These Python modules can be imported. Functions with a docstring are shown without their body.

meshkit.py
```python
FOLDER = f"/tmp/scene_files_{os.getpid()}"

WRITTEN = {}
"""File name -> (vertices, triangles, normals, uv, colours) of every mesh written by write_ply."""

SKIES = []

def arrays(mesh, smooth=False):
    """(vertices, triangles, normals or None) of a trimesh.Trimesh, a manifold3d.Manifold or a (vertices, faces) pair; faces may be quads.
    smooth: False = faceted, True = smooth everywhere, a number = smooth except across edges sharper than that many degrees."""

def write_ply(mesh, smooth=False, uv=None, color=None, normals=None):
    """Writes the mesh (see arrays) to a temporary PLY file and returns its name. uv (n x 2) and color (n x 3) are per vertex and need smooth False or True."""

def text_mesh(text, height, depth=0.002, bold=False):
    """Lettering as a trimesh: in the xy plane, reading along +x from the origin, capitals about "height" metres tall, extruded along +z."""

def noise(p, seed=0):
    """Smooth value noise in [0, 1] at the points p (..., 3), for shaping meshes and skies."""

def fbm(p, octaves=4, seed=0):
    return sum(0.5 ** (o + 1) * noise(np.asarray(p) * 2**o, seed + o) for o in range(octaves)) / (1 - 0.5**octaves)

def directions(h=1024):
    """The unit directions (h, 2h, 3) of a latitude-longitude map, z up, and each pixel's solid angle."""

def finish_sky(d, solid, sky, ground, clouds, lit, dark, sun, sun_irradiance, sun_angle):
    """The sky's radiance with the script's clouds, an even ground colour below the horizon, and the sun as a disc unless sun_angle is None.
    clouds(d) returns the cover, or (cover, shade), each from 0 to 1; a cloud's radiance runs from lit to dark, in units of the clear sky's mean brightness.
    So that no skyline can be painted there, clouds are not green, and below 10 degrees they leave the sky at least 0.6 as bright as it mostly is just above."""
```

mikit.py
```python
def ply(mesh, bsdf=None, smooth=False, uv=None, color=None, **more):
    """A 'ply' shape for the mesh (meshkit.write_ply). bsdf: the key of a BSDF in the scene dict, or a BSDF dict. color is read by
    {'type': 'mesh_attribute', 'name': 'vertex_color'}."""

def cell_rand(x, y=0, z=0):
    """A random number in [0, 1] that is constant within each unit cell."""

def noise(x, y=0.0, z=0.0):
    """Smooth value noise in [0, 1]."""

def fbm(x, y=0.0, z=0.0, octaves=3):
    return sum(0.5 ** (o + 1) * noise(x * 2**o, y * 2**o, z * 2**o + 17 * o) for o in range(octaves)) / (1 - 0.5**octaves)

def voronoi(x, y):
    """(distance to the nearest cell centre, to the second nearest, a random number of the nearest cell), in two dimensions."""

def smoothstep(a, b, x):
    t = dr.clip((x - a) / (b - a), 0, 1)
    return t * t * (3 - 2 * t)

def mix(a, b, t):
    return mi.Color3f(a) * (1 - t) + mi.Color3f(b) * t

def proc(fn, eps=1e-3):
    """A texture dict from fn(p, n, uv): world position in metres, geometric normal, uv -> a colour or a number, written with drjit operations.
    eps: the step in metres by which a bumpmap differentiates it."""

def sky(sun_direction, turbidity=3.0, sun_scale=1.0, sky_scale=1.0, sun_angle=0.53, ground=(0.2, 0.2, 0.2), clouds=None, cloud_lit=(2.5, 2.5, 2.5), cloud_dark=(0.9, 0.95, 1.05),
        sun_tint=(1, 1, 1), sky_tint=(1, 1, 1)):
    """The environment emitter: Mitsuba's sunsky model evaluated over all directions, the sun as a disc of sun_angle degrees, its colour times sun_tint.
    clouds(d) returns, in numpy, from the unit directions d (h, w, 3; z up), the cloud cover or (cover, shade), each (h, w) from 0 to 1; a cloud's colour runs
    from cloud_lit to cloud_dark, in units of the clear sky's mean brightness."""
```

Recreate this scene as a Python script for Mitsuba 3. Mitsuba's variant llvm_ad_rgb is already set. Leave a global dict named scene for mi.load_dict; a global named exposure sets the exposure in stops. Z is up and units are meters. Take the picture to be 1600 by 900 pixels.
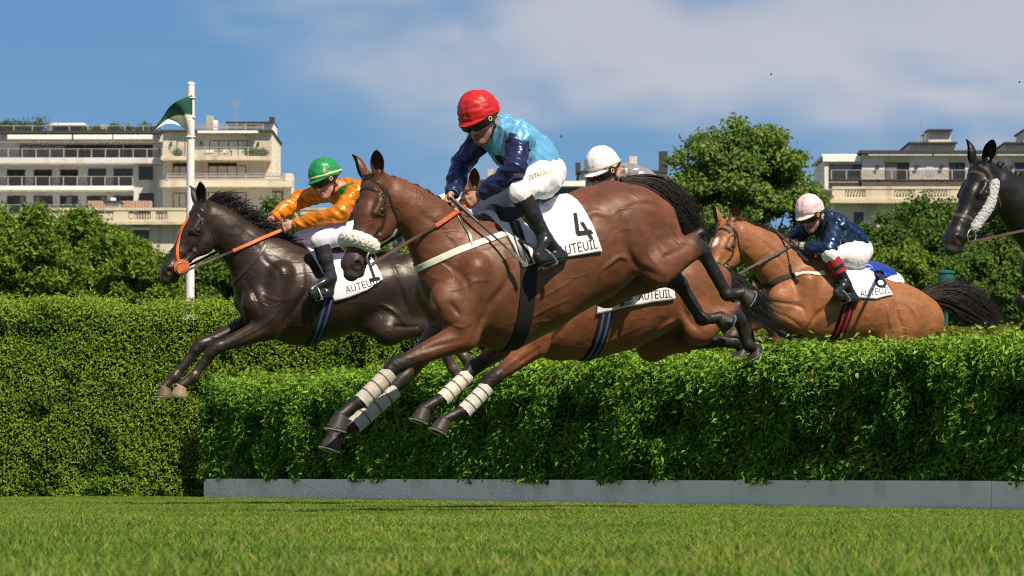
import math, random
import drjit as dr
import numpy as np, trimesh, mitsuba as mi, mikit, meshkit
from scipy.ndimage import map_coordinates
from scipy.spatial.transform import Rotation
from scipy.spatial import cKDTree

T = mi.ScalarTransform4f
scene, labels = {'type': 'scene'}, {}
V3 = lambda *a: np.array(a, float)

# ---------------------------------------------------------------- camera, sky, exposure
F_PX, HORIZON, CAM = 6288.0, 740.0, V3(0, 0, 0.25)           # a long lens held just above the turf
PITCH = math.atan((HORIZON - 450) / F_PX)
CP, SP = math.cos(PITCH), math.sin(PITCH)
scene['camera'] = {'type': 'thinlens', 'fov': math.degrees(2 * math.atan(800 / F_PX)), 'fov_axis': 'x', 'aperture_radius': 0.0050,
                   'focus_distance': 24.3, 'near_clip': 0.5, 'far_clip': 6000.0,
                   'to_world': T().look_at(origin=CAM.tolist(), target=[0, CP, 0.25 + SP], up=[0, 0, 1])}

def cloud_cover(d):
    az, el = np.degrees(np.arctan2(d[..., 0], d[..., 1])), np.degrees(np.arcsin(d[..., 2]))
    p = np.stack([az * .30 + 12.96, el * .90 + .06 * az + 11.16, az * 0], -1)
    n = meshkit.fbm(p + .5 * meshkit.fbm(p * 1.3, 3, 11)[..., None], 6, 19)
    big = meshkit.noise(np.stack([az * .17 + 22.03, el * .34 + 14.51, az * 0], -1), 19)
    c = np.clip((n * .80 + big * .45 - .53) / .30, 0, 1)
    c = .78 * c * c * (3 - 2 * c)
    haze = .34 * np.exp(-np.maximum(el, 0) / 2.6)                # the air whitens towards the horizon all round
    return 1 - (1 - c) * (1 - haze), np.clip(1.15 - 1.3 * n, 0, 1) * .55

SUN = (0.34, -0.56, 0.80)
scene['sky'] = mikit.sky(SUN, turbidity=2.6, sun_scale=1.0, sky_scale=0.66, sky_tint=(0.44, 0.66, 0.90), clouds=cloud_cover,
                         cloud_lit=(3.7, 3.6, 3.75), cloud_dark=(2.4, 2.45, 2.75), ground=(0.10, 0.14, 0.05))
exposure = 2.15

def ray(px, py):
    x, y = (px - 800) / F_PX, (450 - py) / F_PX
    return V3(x, CP - SP * y, SP + CP * y)

def at(px, py, depth):
    r = ray(px, py)
    return CAM + r * (depth / r[1])

# ---------------------------------------------------------------- materials
def rgb(*c):
    return {'type': 'rgb', 'value': [float(x) for x in c]}
VCOL = {'type': 'mesh_attribute', 'name': 'vertex_color'}
def principled(color, rough=0.6, spec=0.5, **k):
    return {'type': 'twosided', 'bsdf': {'type': 'principled', 'base_color': color, 'roughness': rough, 'specular': spec, **k}}
def mat(name, color, rough=0.6, spec=0.5, **k):
    scene['m_' + name] = principled(color if isinstance(color, dict) else rgb(*color), rough, spec, **k)
    return 'm_' + name
n_, f_, ss, mx = mikit.noise, mikit.fbm, mikit.smoothstep, mikit.mix
def coat_relief(p, n, uv):
    w = f_(p.x * 5, p.y * 5, p.z * 5, 2)
    vein = dr.exp(-dr.square((n_(p.x * 7 + 2.2 * w, p.y * 7, p.z * 9 + 2.0 * w) - .5) / .035)) * ss(.42, .62, n_(p.x * 3.1, p.y * 3.1, p.z * 3.1))
    fold = n_(p.x * 19 + 3 * w, p.y * 19, p.z * 21) * .34 + n_(p.x * 90 + 5 * w, p.y * 90, p.z * 90) * .50 + n_(p.x * 220, p.y * 220, p.z * 220) * .22
    return vein * 1.3 + fold
for k_, r_ in (('coat', .50), ('coat_wet', .40)):
    scene['m_' + k_] = {'type': 'twosided', 'bsdf': {'type': 'bumpmap', 'arbitrary': mikit.proc(coat_relief, 2e-3), 'scale': 0.0012,
                        'bsdf': {'type': 'principled', 'base_color': VCOL, 'roughness': r_, 'specular': 0.42, 'sheen': 0.06}}}
mat('hoof', VCOL, 0.5, 0.4)
mat('skin', VCOL, 0.5, 0.4)
mat('satin', VCOL, 0.30, 0.6, metallic=0.42, sheen=0.1)
mat('cap', VCOL, 0.43, 0.45, sheen=0.3)
mat('cloth', VCOL, 0.75, 0.3, sheen=0.3)
mat('leather', VCOL, 0.35, 0.5)
mat('patent', VCOL, 0.16, 0.6, clearcoat=0.5, clearcoat_gloss=0.9)
mat('hair', VCOL, 0.55, 0.3)
mat('fleece', VCOL, 0.95, 0.1, sheen=0.6)
mat('ink', (0.02, 0.02, 0.022), 0.7, 0.2)
mat('steel', (0.62, 0.62, 0.63), 0.22, 0.5, metallic=0.9)
mat('eye', (0.008, 0.006, 0.005), 0.06, 0.7, clearcoat=1.0, clearcoat_gloss=0.95)
mat('lens', (0.012, 0.011, 0.010), 0.07, 0.7)
scene['m_leaf'] = {'type': 'principledthin', 'base_color': VCOL, 'roughness': 0.42, 'spec_trans': 0.0, 'diff_trans': 0.55, 'eta': 1.42}
scene['m_grass'] = {'type': 'principledthin', 'base_color': VCOL, 'roughness': 0.5, 'spec_trans': 0.0, 'diff_trans': 0.7, 'eta': 1.4}

# ---------------------------------------------------------------- scene helpers
def add(key, mesh, bsdf, smooth=False, color=None, **more):
    """ONE entry of the scene; a key that is taken gets the next three-digit number."""
    k, i = key, 0
    while k in scene:
        i += 1
        k = f'{key}_{i:03d}'
    if color is not None and smooth not in (True, False):
        src, mesh = mesh, trimesh.graph.smooth_shade(mesh, angle=math.radians(smooth), facet_minarea=None)
        color, smooth = np.broadcast_to(np.asarray(color, float), (len(src.vertices), 3))[cKDTree(src.vertices).query(mesh.vertices)[1]], True
    if color is not None:
        n = len(mesh.vertices) if hasattr(mesh, 'vertices') else len(mesh[0])
        color = np.broadcast_to(np.asarray(color, float), (n, 3))
    scene[k] = mikit.ply(mesh, bsdf, smooth=smooth, color=color, **more)
    return k

def num(base, i):
    return base if i == 0 else f'{base}_{i:03d}'

def lab(key, label=None, category=None, group=None, kind=None):
    labels.setdefault(key, {}).update({k: v for k, v in (('label', label), ('category', category), ('group', group), ('kind', kind)) if v})

def xf(mesh, M, o):
    m = mesh.copy()
    m.vertices = np.asarray(mesh.vertices) @ np.asarray(M).T + o
    return m

def box(lo, hi):
    lo, hi = np.minimum(lo, hi), np.maximum(lo, hi)
    m = trimesh.creation.box(extents=hi - lo)
    m.apply_translation((lo + hi) / 2)
    return m

def cat(ms):
    return trimesh.util.concatenate(ms)

def frame(z, hint=(0, 0, 1)):
    """Rotation whose third column is z."""
    z = np.asarray(z, float) / np.linalg.norm(z)
    h = np.asarray(hint, float)
    if abs(z @ h) > 0.97 * np.linalg.norm(h):
        h = V3(1, 0.3, 0.1)
    x = np.cross(h, z); x /= np.linalg.norm(x)
    return np.stack([x, np.cross(z, x), z], 1)

def curve(pts, n):
    """Catmull-Rom through pts, n points evenly spaced."""
    p = np.asarray(pts, float)
    if len(p) == 2:
        return p[0] + np.linspace(0, 1, n)[:, None] * (p[1] - p[0])
    q = np.vstack([2 * p[0] - p[1], p, 2 * p[-1] - p[-2]])
    t = np.linspace(0, 1, 16, endpoint=False)[:, None]
    out = [0.5 * ((2 * q[i + 1]) + (q[i + 2] - q[i]) * t + (2 * q[i] - 5 * q[i + 1] + 4 * q[i + 2] - q[i + 3]) * t**2 + (3 * q[i + 1] - q[i] - 3 * q[i + 2] + q[i + 3]) * t**3) for i in range(len(p) - 1)]
    c = np.vstack(out + [p[-1:]])
    s = np.r_[0, np.cumsum(np.linalg.norm(np.diff(c, axis=0), axis=1))]
    return np.stack([np.interp(np.linspace(0, s[-1], n), s, c[:, k]) for k in range(c.shape[1])], 1)

def sweep(c, n, w, th, closed=False):
    """A band with a rounded rectangular section along the points c, n the outward direction, w wide, th thick."""
    c, n = np.asarray(c, float), np.asarray(n, float)
    t = (np.roll(c, -1, 0) - np.roll(c, 1, 0)) if closed else np.gradient(c, axis=0)
    t /= np.maximum(np.linalg.norm(t, axis=1, keepdims=True), 1e-9)
    n = n - (n * t).sum(1, keepdims=True) * t
    n /= np.maximum(np.linalg.norm(n, axis=1, keepdims=True), 1e-9)
    b = np.cross(t, n)
    w, th = np.broadcast_to(w, len(c))[:, None], np.broadcast_to(th, len(c))[:, None]
    sec = [(-.5, -.2), (-.5, .2), (-.36, .5), (.36, .5), (.5, .2), (.5, -.2), (.36, -.5), (-.36, -.5)]
    v = np.stack([c + b * w * x + n * th * y for x, y in sec], 1)
    m, k = len(c), 8
    f = []
    for i in range(m if closed else m - 1):
        j = (i + 1) % m
        for a in range(k):
            e = (a + 1) % k
            f += [(i * k + a, i * k + e, j * k + e), (i * k + a, j * k + e, j * k + a)]
    if not closed:
        f += [(0, a, a + 1) for a in range(1, k - 1)] + [((m - 1) * k, (m - 1) * k + a + 1, (m - 1) * k + a) for a in range(1, k - 1)]
    return trimesh.Trimesh(v.reshape(-1, 3), f, process=False)

def tube(c, r, sides=8):
    """A round tube along c."""
    c = np.asarray(c, float)
    t = np.gradient(c, axis=0)
    t /= np.maximum(np.linalg.norm(t, axis=1, keepdims=True), 1e-9)
    ref = V3(0.2, 0.3, 0.93) if abs(t[0] @ V3(0.2, 0.3, 0.93)) < 0.9 else V3(1, 0, 0)
    x = np.cross(t, ref); x /= np.maximum(np.linalg.norm(x, axis=1, keepdims=True), 1e-9)
    y = np.cross(t, x)
    a = np.arange(sides) * 2 * np.pi / sides
    r = np.broadcast_to(r, len(c))[:, None, None]
    v = c[:, None] + r * (np.cos(a)[None, :, None] * x[:, None] + np.sin(a)[None, :, None] * y[:, None])
    m = len(c)
    i, k = np.meshgrid(np.arange(m - 1), np.arange(sides), indexing='ij')
    e = (k + 1) % sides
    f = np.concatenate([np.stack([i * sides + k, i * sides + e, (i + 1) * sides + e], -1).reshape(-1, 3), np.stack([i * sides + k, (i + 1) * sides + e, (i + 1) * sides + k], -1).reshape(-1, 3)])
    cap = [(0, q + 1, q) for q in range(1, sides - 1)] + [((m - 1) * sides, (m - 1) * sides + q, (m - 1) * sides + q + 1) for q in range(1, sides - 1)]
    return trimesh.Trimesh(v.reshape(-1, 3), np.vstack([f, cap]), process=False)

def strands(curves, r0, r1=0.0004, sides=3):
    """Hair: curves (n, m, 3), each a thin tapering strand."""
    c = np.asarray(curves, float)
    n, m = c.shape[:2]
    t = np.gradient(c, axis=1)
    t /= np.maximum(np.linalg.norm(t, axis=2, keepdims=True), 1e-9)
    x = np.cross(t, V3(0.13, 0.95, 0.28)); x /= np.maximum(np.linalg.norm(x, axis=2, keepdims=True), 1e-9)
    y = np.cross(t, x)
    s = np.linspace(0, 1, m)
    r = (r0 * (1 - s**2.2) + r1)[None, :, None]
    v = np.stack([c + r * (math.cos(a) * x + math.sin(a) * y) for a in np.arange(sides) * 2 * np.pi / sides], 2)
    i, j, k = np.meshgrid(np.arange(n), np.arange(m - 1), np.arange(sides), indexing='ij')
    e = (k + 1) % sides
    b = i * m * sides + j * sides
    f = np.concatenate([np.stack([b + k, b + e, b + sides + e], -1).reshape(-1, 3), np.stack([b + k, b + sides + e, b + sides + k], -1).reshape(-1, 3)])
    return trimesh.Trimesh(v.reshape(-1, 3), f, process=False)

# ---------------------------------------------------------------- rounded bodies: smooth unions of tapered bones, meshed on a grid
class Field:
    def __init__(s, h):
        s.h, s.p, s.D = h, [], None
    def rc(s, a, b, ra, rb, col=None, k=0.03, sq=1.0, u=(0, 1, 0), col2=None, op=1, c0=0.0, c1=1.0):
        s.p.append(('rc', np.asarray(a, float), np.asarray(b, float), ra, rb, sq, np.asarray(u, float), k, col, col if col2 is None else col2, op, c0, c1))
    def el(s, c, r, R=None, col=None, k=0.03, op=1):
        s.p.append(('el', np.asarray(c, float), np.asarray(r, float) * np.ones(3), np.eye(3) if R is None else np.asarray(R, float), 0, 0, 0, k, col, col, op, 0, 1))
    def place(s, src, M, o, scale=1.0, cols=None):
        """The primitives of another field under the rotation M, the scale and the origin o."""
        g = lambda p: o + scale * (M @ p)
        c = (lambda x: cols.get(x, x) if isinstance(x, str) else x) if cols else (lambda x: x)
        for q in src.p:
            if q[0] == 'rc':
                s.p.append(('rc', g(q[1]), g(q[2]), q[3] * scale, q[4] * scale, q[5], M @ q[6], q[7] * scale, c(q[8]), c(q[9]), *q[10:]))
            else:
                s.p.append(('el', g(q[1]), q[2] * scale, M @ q[3], 0, 0, 0, q[7] * scale, c(q[8]), c(q[9]), *q[10:]))
    @staticmethod
    def dist(q, P):
        if q[0] == 'rc':
            _, a, b, ra, rb, sq, u = q[:7]
            p, d = P - a, b - a
            if sq != 1.0:
                p = p + (1 / sq - 1) * (p @ u)[..., None] * u
                d = d + (1 / sq - 1) * (d @ u) * u
            t = np.clip((p @ d) / max(d @ d, 1e-12), 0, 1)
            w = p - t[..., None] * d
            L = np.sqrt((w * w).sum(-1)) + 1e-9
            f = L - (ra + (rb - ra) * t)
            if sq != 1.0:
                nu = (w @ u) / L
                f = f / np.sqrt(1 + (1 / sq**2 - 1) * nu * nu)
            return f, t
        _, c, r, R = q[:4]
        p = (P - c) @ R
        k0 = np.sqrt(((p / r)**2).sum(-1)) + 1e-9
        k1 = np.sqrt(((p / r**2)**2).sum(-1)) + 1e-9
        return k0 * (k0 - 1) / k1, None
    @staticmethod
    def bounds(q, m):
        if q[0] == 'rc':
            r = max(q[3], q[4]) * max(1, q[5])
            return np.minimum(q[1], q[2]) - r - m, np.maximum(q[1], q[2]) + r + m
        e = np.sqrt(((q[3] * q[2])**2).sum(1))
        return q[1] - e - m, q[1] + e + m
    def build(s, disp=None):
        h = s.h
        bs = [s.bounds(q, 0.03) for q in s.p if q[10] == 1]
        lo = np.min([b[0] for b in bs], 0); hi = np.max([b[1] for b in bs], 0)
        s.lo, n = lo, np.ceil((hi - lo) / h).astype(int) + 1
        D = np.full(n, 0.3, np.float32)
        ax = [lo[i] + h * np.arange(n[i]) for i in range(3)]
        for q in s.p:
            if q[10] == 2:
                continue
            k = q[7]
            b0, b1 = s.bounds(q, k + 0.03)
            i0 = np.clip(np.floor((b0 - lo) / h).astype(int), 0, n); i1 = np.clip(np.ceil((b1 - lo) / h).astype(int) + 1, 0, n)
            if (i1 <= i0).any():
                continue
            sl = tuple(slice(a, b) for a, b in zip(i0, i1))
            P = np.stack(np.meshgrid(*[a[x] for a, x in zip(ax, sl)], indexing='ij'), -1).astype(np.float32)
            d = s.dist(q, P)[0].astype(np.float32)
            A = D[sl]
            if q[10] == 1:
                w = np.clip(0.5 + 0.5 * (A - d) / k, 0, 1)
                D[sl] = A + (d - A) * w - k * w * (1 - w)
            else:
                w = np.clip(0.5 - 0.5 * (A + d) / k, 0, 1)
                D[sl] = A + (-d - A) * w + k * w * (1 - w)
        s.D = D
        v, f = nets(D)
        v = lo + h * v
        if disp is not None:
            nn = s.grad(v)
            v = v + nn * disp(v, nn)[:, None]
        s.mesh = trimesh.Trimesh(v, f, process=False)
        return s.mesh
    def colors(s, v, soft=0.012):
        W, C = np.full(len(v), 1e-30), np.zeros((len(v), 3))
        for q in s.p:
            if q[8] is None or q[10] == -1:
                continue
            b0, b1 = s.bounds(q, 0.08)
            i = np.nonzero(((v > b0) & (v < b1)).all(1))[0]
            if not len(i):
                continue
            d, t = s.dist(q, v[i])
            c0, c1 = np.asarray(q[8], float), np.asarray(q[9], float)
            if t is None:
                c = np.broadcast_to(c0, (len(i), 3))
            else:
                e = np.clip((t - q[11]) / max(q[12] - q[11], 1e-6), 0, 1)[:, None]
                c = c0 + (c1 - c0) * e
            if q[10] == 2:
                w = np.clip(0.5 - d / (2 * q[7]), 0, 1)
                C[i] = C[i] * (1 - w)[:, None] + (W[i] * w)[:, None] * c
            else:
                w = np.exp(-np.maximum(d, -0.03) / soft)
                W[i] += w; C[i] += w[:, None] * c
        return C / W[:, None]
    def sd(s, p):
        return map_coordinates(s.D, ((np.asarray(p) - s.lo) / s.h).T, order=1, mode='nearest')
    def grad(s, p):
        e = s.h
        g = np.stack([s.sd(p + e * a) - s.sd(p - e * a) for a in np.eye(3)], 1)
        return g / np.maximum(np.linalg.norm(g, axis=1, keepdims=True), 1e-9)
    def snap(s, p, lift=0.0, n=8):
        p = np.array(p, float)
        for _ in range(n):
            p -= s.grad(p) * np.clip(s.sd(p) - lift, -0.03, 0.03)[:, None]
        return p, s.grad(p)
    def hit(s, o, d):
        """Where rays from o (n, 3) along d meet the surface (o itself moved to the nearest approach where they miss)."""
        o, d = np.atleast_2d(o).astype(float), np.atleast_2d(d).astype(float)
        d = d / np.linalg.norm(d, axis=1, keepdims=True)
        t, best, bt = np.zeros(len(o)), np.full(len(o), 9.0), np.zeros(len(o))
        done = np.zeros(len(o), bool)
        for _ in range(260):
            v = s.sd(o + d * t[:, None])
            better = v < best
            best, bt = np.where(better, v, best), np.where(better, t, bt)
            done |= v < 0.001
            t = np.where(done, t, t + np.clip(v * 0.7, 0.002, 0.02))
        return o + d * np.where(done, t, bt)[:, None]

def nets(D):
    S = D < 0
    c = [S[:-1, :-1, :-1], S[1:, :-1, :-1], S[:-1, 1:, :-1], S[1:, 1:, :-1], S[:-1, :-1, 1:], S[1:, :-1, 1:], S[:-1, 1:, 1:], S[1:, 1:, 1:]]
    num_ = sum(x.astype(np.int8) for x in c)
    idx = np.argwhere((num_ > 0) & (num_ < 8))
    off = np.array([(i & 1, (i >> 1) & 1, (i >> 2) & 1) for i in range(8)])
    val = np.stack([D[tuple((idx + o).T)] for o in off], 1).astype(float)
    acc, cnt = np.zeros((len(idx), 3)), np.zeros(len(idx))
    for a in range(8):
        for b in (a | 1, a | 2, a | 4):
            if b == a:
                continue
            va, vb = val[:, a], val[:, b]
            m = (va < 0) != (vb < 0)
            t = np.where(m, va / np.where(m, va - vb, 1), 0)
            acc += m[:, None] * (off[a] + t[:, None] * (off[b] - off[a])); cnt += m
    v = idx + acc / cnt[:, None]
    ids = np.full(num_.shape, -1, np.int64)
    ids[tuple(idx.T)] = np.arange(len(idx))
    F = []
    for ax in range(3):
        sa = [slice(None)] * 3; sb = [slice(None)] * 3
        sa[ax], sb[ax] = slice(None, -1), slice(1, None)
        e = np.argwhere(S[tuple(sa)] != S[tuple(sb)])
        u, w = (ax + 1) % 3, (ax + 2) % 3
        ok = (e[:, u] > 0) & (e[:, w] > 0) & (e[:, u] < ids.shape[u]) & (e[:, w] < ids.shape[w])
        e = e[ok]
        flip = S[tuple(e.T)]
        q = []
        for du, dw in ((1, 1), (0, 1), (0, 0), (1, 0)):
            g = e.copy(); g[:, u] -= du; g[:, w] -= dw
            q.append(ids[tuple(g.T)])
        q = np.stack(q, 1)
        q = np.where(flip[:, None], q, q[:, ::-1])
        F += [q[:, [0, 1, 2]], q[:, [0, 2, 3]]]
    return v, np.vstack(F)

def wrinkle(amp, freq, stretch=None, seed=0, mask=None, pull=.86):
    """Cloth folds for Field.build: soft ridges drawn out along the direction stretch."""
    def fn(v, n):
        p = v + .035 * (np.stack([meshkit.noise(v * 6 + k + seed, seed + k) for k in (1, 2, 3)], 1) - .5)
        if stretch is not None:
            u = np.asarray(stretch, float); u = u / np.linalg.norm(u)
            p = p - pull * (p @ u)[:, None] * u
        a = meshkit.noise(p * freq + 7.3 * seed, seed)
        b = meshkit.noise(p * freq * 1.9 + 3.1 * seed, seed + 5)
        sharp = lambda x: (1 - np.abs(2 * x - 1))
        d = amp * (sharp(a) - .6 + .45 * (sharp(b) - .6))
        return d if mask is None else d * mask(v)
    return fn
# ================================================================ the setting: ground, turf, hedges
def g_col(p, n, uv):
    a, b = f_(p.x * .9, p.y * .35, 0.0, 4), n_(p.x * 14, p.y * 6)
    return mx(mi.Color3f(.030, .055, .010), mi.Color3f(.085, .115, .022), .65 * a + .35 * b)
mat('ground', mikit.proc(g_col), 0.95, 0.1)
add('ground', trimesh.Trimesh([[-3000, -60, 0], [3000, -60, 0], [3000, 5000, 0], [-3000, 5000, 0]], [[0, 1, 2], [0, 2, 3]], process=False), 'm_ground')
lab('ground', 'flat green racecourse ground reaching to the horizon', 'ground', kind='structure')

def blades(n, rng, tone=1.0, w=1.0, hmin=.022, hmax=.056):
    x, y = rng.uniform(-w / 2, w / 2, n), rng.uniform(-w / 2, w / 2, n)
    tuft = meshkit.noise(np.stack([x * 5, y * 5, 0 * x + rng.uniform(0, 9)], 1), 5)
    h = rng.uniform(hmin, hmax, n) * (.55 + .9 * tuft)
    a, b = rng.uniform(0, 2 * np.pi, n), rng.uniform(0, 2 * np.pi, n)
    wd = rng.uniform(.0016, .0036, n)
    lean = rng.uniform(.1, .75, n) * h
    base = np.stack([x, y, 0 * x], 1)
    sx = np.stack([np.cos(a) * wd, np.sin(a) * wd, 0 * a], 1)
    l = np.stack([np.cos(b) * lean, np.sin(b) * lean, 0 * b], 1)
    mid = base + l * .32 + np.stack([0 * h, 0 * h, h * .58], 1)
    tip = base + l + np.stack([0 * h, 0 * h, h * .95], 1)
    v = np.stack([base - sx, base + sx, mid - sx * .8, mid + sx * .8, tip], 1).reshape(-1, 3)
    o = (np.arange(n) * 5)[:, None]
    f = np.concatenate([o + [0, 1, 3], o + [0, 3, 2], o + [2, 3, 4]])
    t = rng.uniform(0, 1, (n, 1)); dry = (rng.uniform(0, 1, (n, 1)) < .09)
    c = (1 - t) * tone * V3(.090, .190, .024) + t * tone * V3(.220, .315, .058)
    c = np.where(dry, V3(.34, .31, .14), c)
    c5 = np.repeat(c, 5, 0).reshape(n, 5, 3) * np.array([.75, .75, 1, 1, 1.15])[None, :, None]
    return trimesh.Trimesh(v, f, process=False), c5.reshape(-1, 3)

rng = np.random.default_rng(7)
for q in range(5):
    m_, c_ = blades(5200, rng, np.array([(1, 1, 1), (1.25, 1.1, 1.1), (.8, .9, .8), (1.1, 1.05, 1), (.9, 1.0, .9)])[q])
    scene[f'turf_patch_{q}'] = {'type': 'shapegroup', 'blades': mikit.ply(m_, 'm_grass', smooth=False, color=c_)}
i_ = 0
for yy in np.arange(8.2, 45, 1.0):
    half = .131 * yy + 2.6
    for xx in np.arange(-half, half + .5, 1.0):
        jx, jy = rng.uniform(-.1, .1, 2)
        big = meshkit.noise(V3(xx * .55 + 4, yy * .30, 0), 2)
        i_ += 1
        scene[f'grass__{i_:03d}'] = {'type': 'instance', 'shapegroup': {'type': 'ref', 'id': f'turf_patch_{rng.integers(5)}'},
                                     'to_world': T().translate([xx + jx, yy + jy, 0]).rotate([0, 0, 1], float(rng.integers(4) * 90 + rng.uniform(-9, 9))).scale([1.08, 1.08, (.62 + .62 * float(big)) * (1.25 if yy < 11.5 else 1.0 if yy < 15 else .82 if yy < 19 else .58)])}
lab('grass', 'short sunlit turf in front of and beneath the fence', 'grass', kind='stuff')

def leaves(pos, nrm, rng, length, width, base_c, tip_c, spread=.7, drop=.0, fold=.25, light=None, out=.35, brown=.0):
    """Two-triangle folded leaves at pos; nrm the outward direction there."""
    n = len(pos)
    N = nrm * .55 + V3(0, 0, .45) + rng.normal(0, spread, (n, 3)); N /= np.linalg.norm(N, axis=1, keepdims=True)
    ax = rng.normal(0, 1, (n, 3)) + nrm * out * 2 - V3(0, 0, drop)
    ax -= N * (ax * N).sum(1, keepdims=True); ax /= np.linalg.norm(ax, axis=1, keepdims=True)
    sd = np.cross(N, ax)
    L = (length * rng.uniform(.6, 1.25, n))[:, None]; W = (width * rng.uniform(.7, 1.2, n))[:, None]
    b, t = pos - ax * L * .3, pos + ax * L * .7 - N * L * .10
    l, r = pos + ax * L * .05 + sd * W * .5 + N * W * fold, pos + ax * L * .05 - sd * W * .5 + N * W * fold
    v = np.stack([b, r, t, l], 1).reshape(-1, 3)
    o = (np.arange(n) * 4)[:, None]
    f = np.concatenate([o + [0, 1, 2], o + [0, 2, 3]])
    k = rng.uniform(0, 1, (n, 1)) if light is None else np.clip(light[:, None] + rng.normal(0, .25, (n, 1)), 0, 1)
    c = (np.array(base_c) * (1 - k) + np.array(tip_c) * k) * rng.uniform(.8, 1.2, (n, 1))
    dead = rng.uniform(0, 1, (n, 1)) < brown
    c = np.where(dead, V3(.26, .17, .06) * rng.uniform(.5, 1.2, (n, 1)), c)
    return trimesh.Trimesh(v, f, process=False), np.repeat(c, 4, 0)

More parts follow.
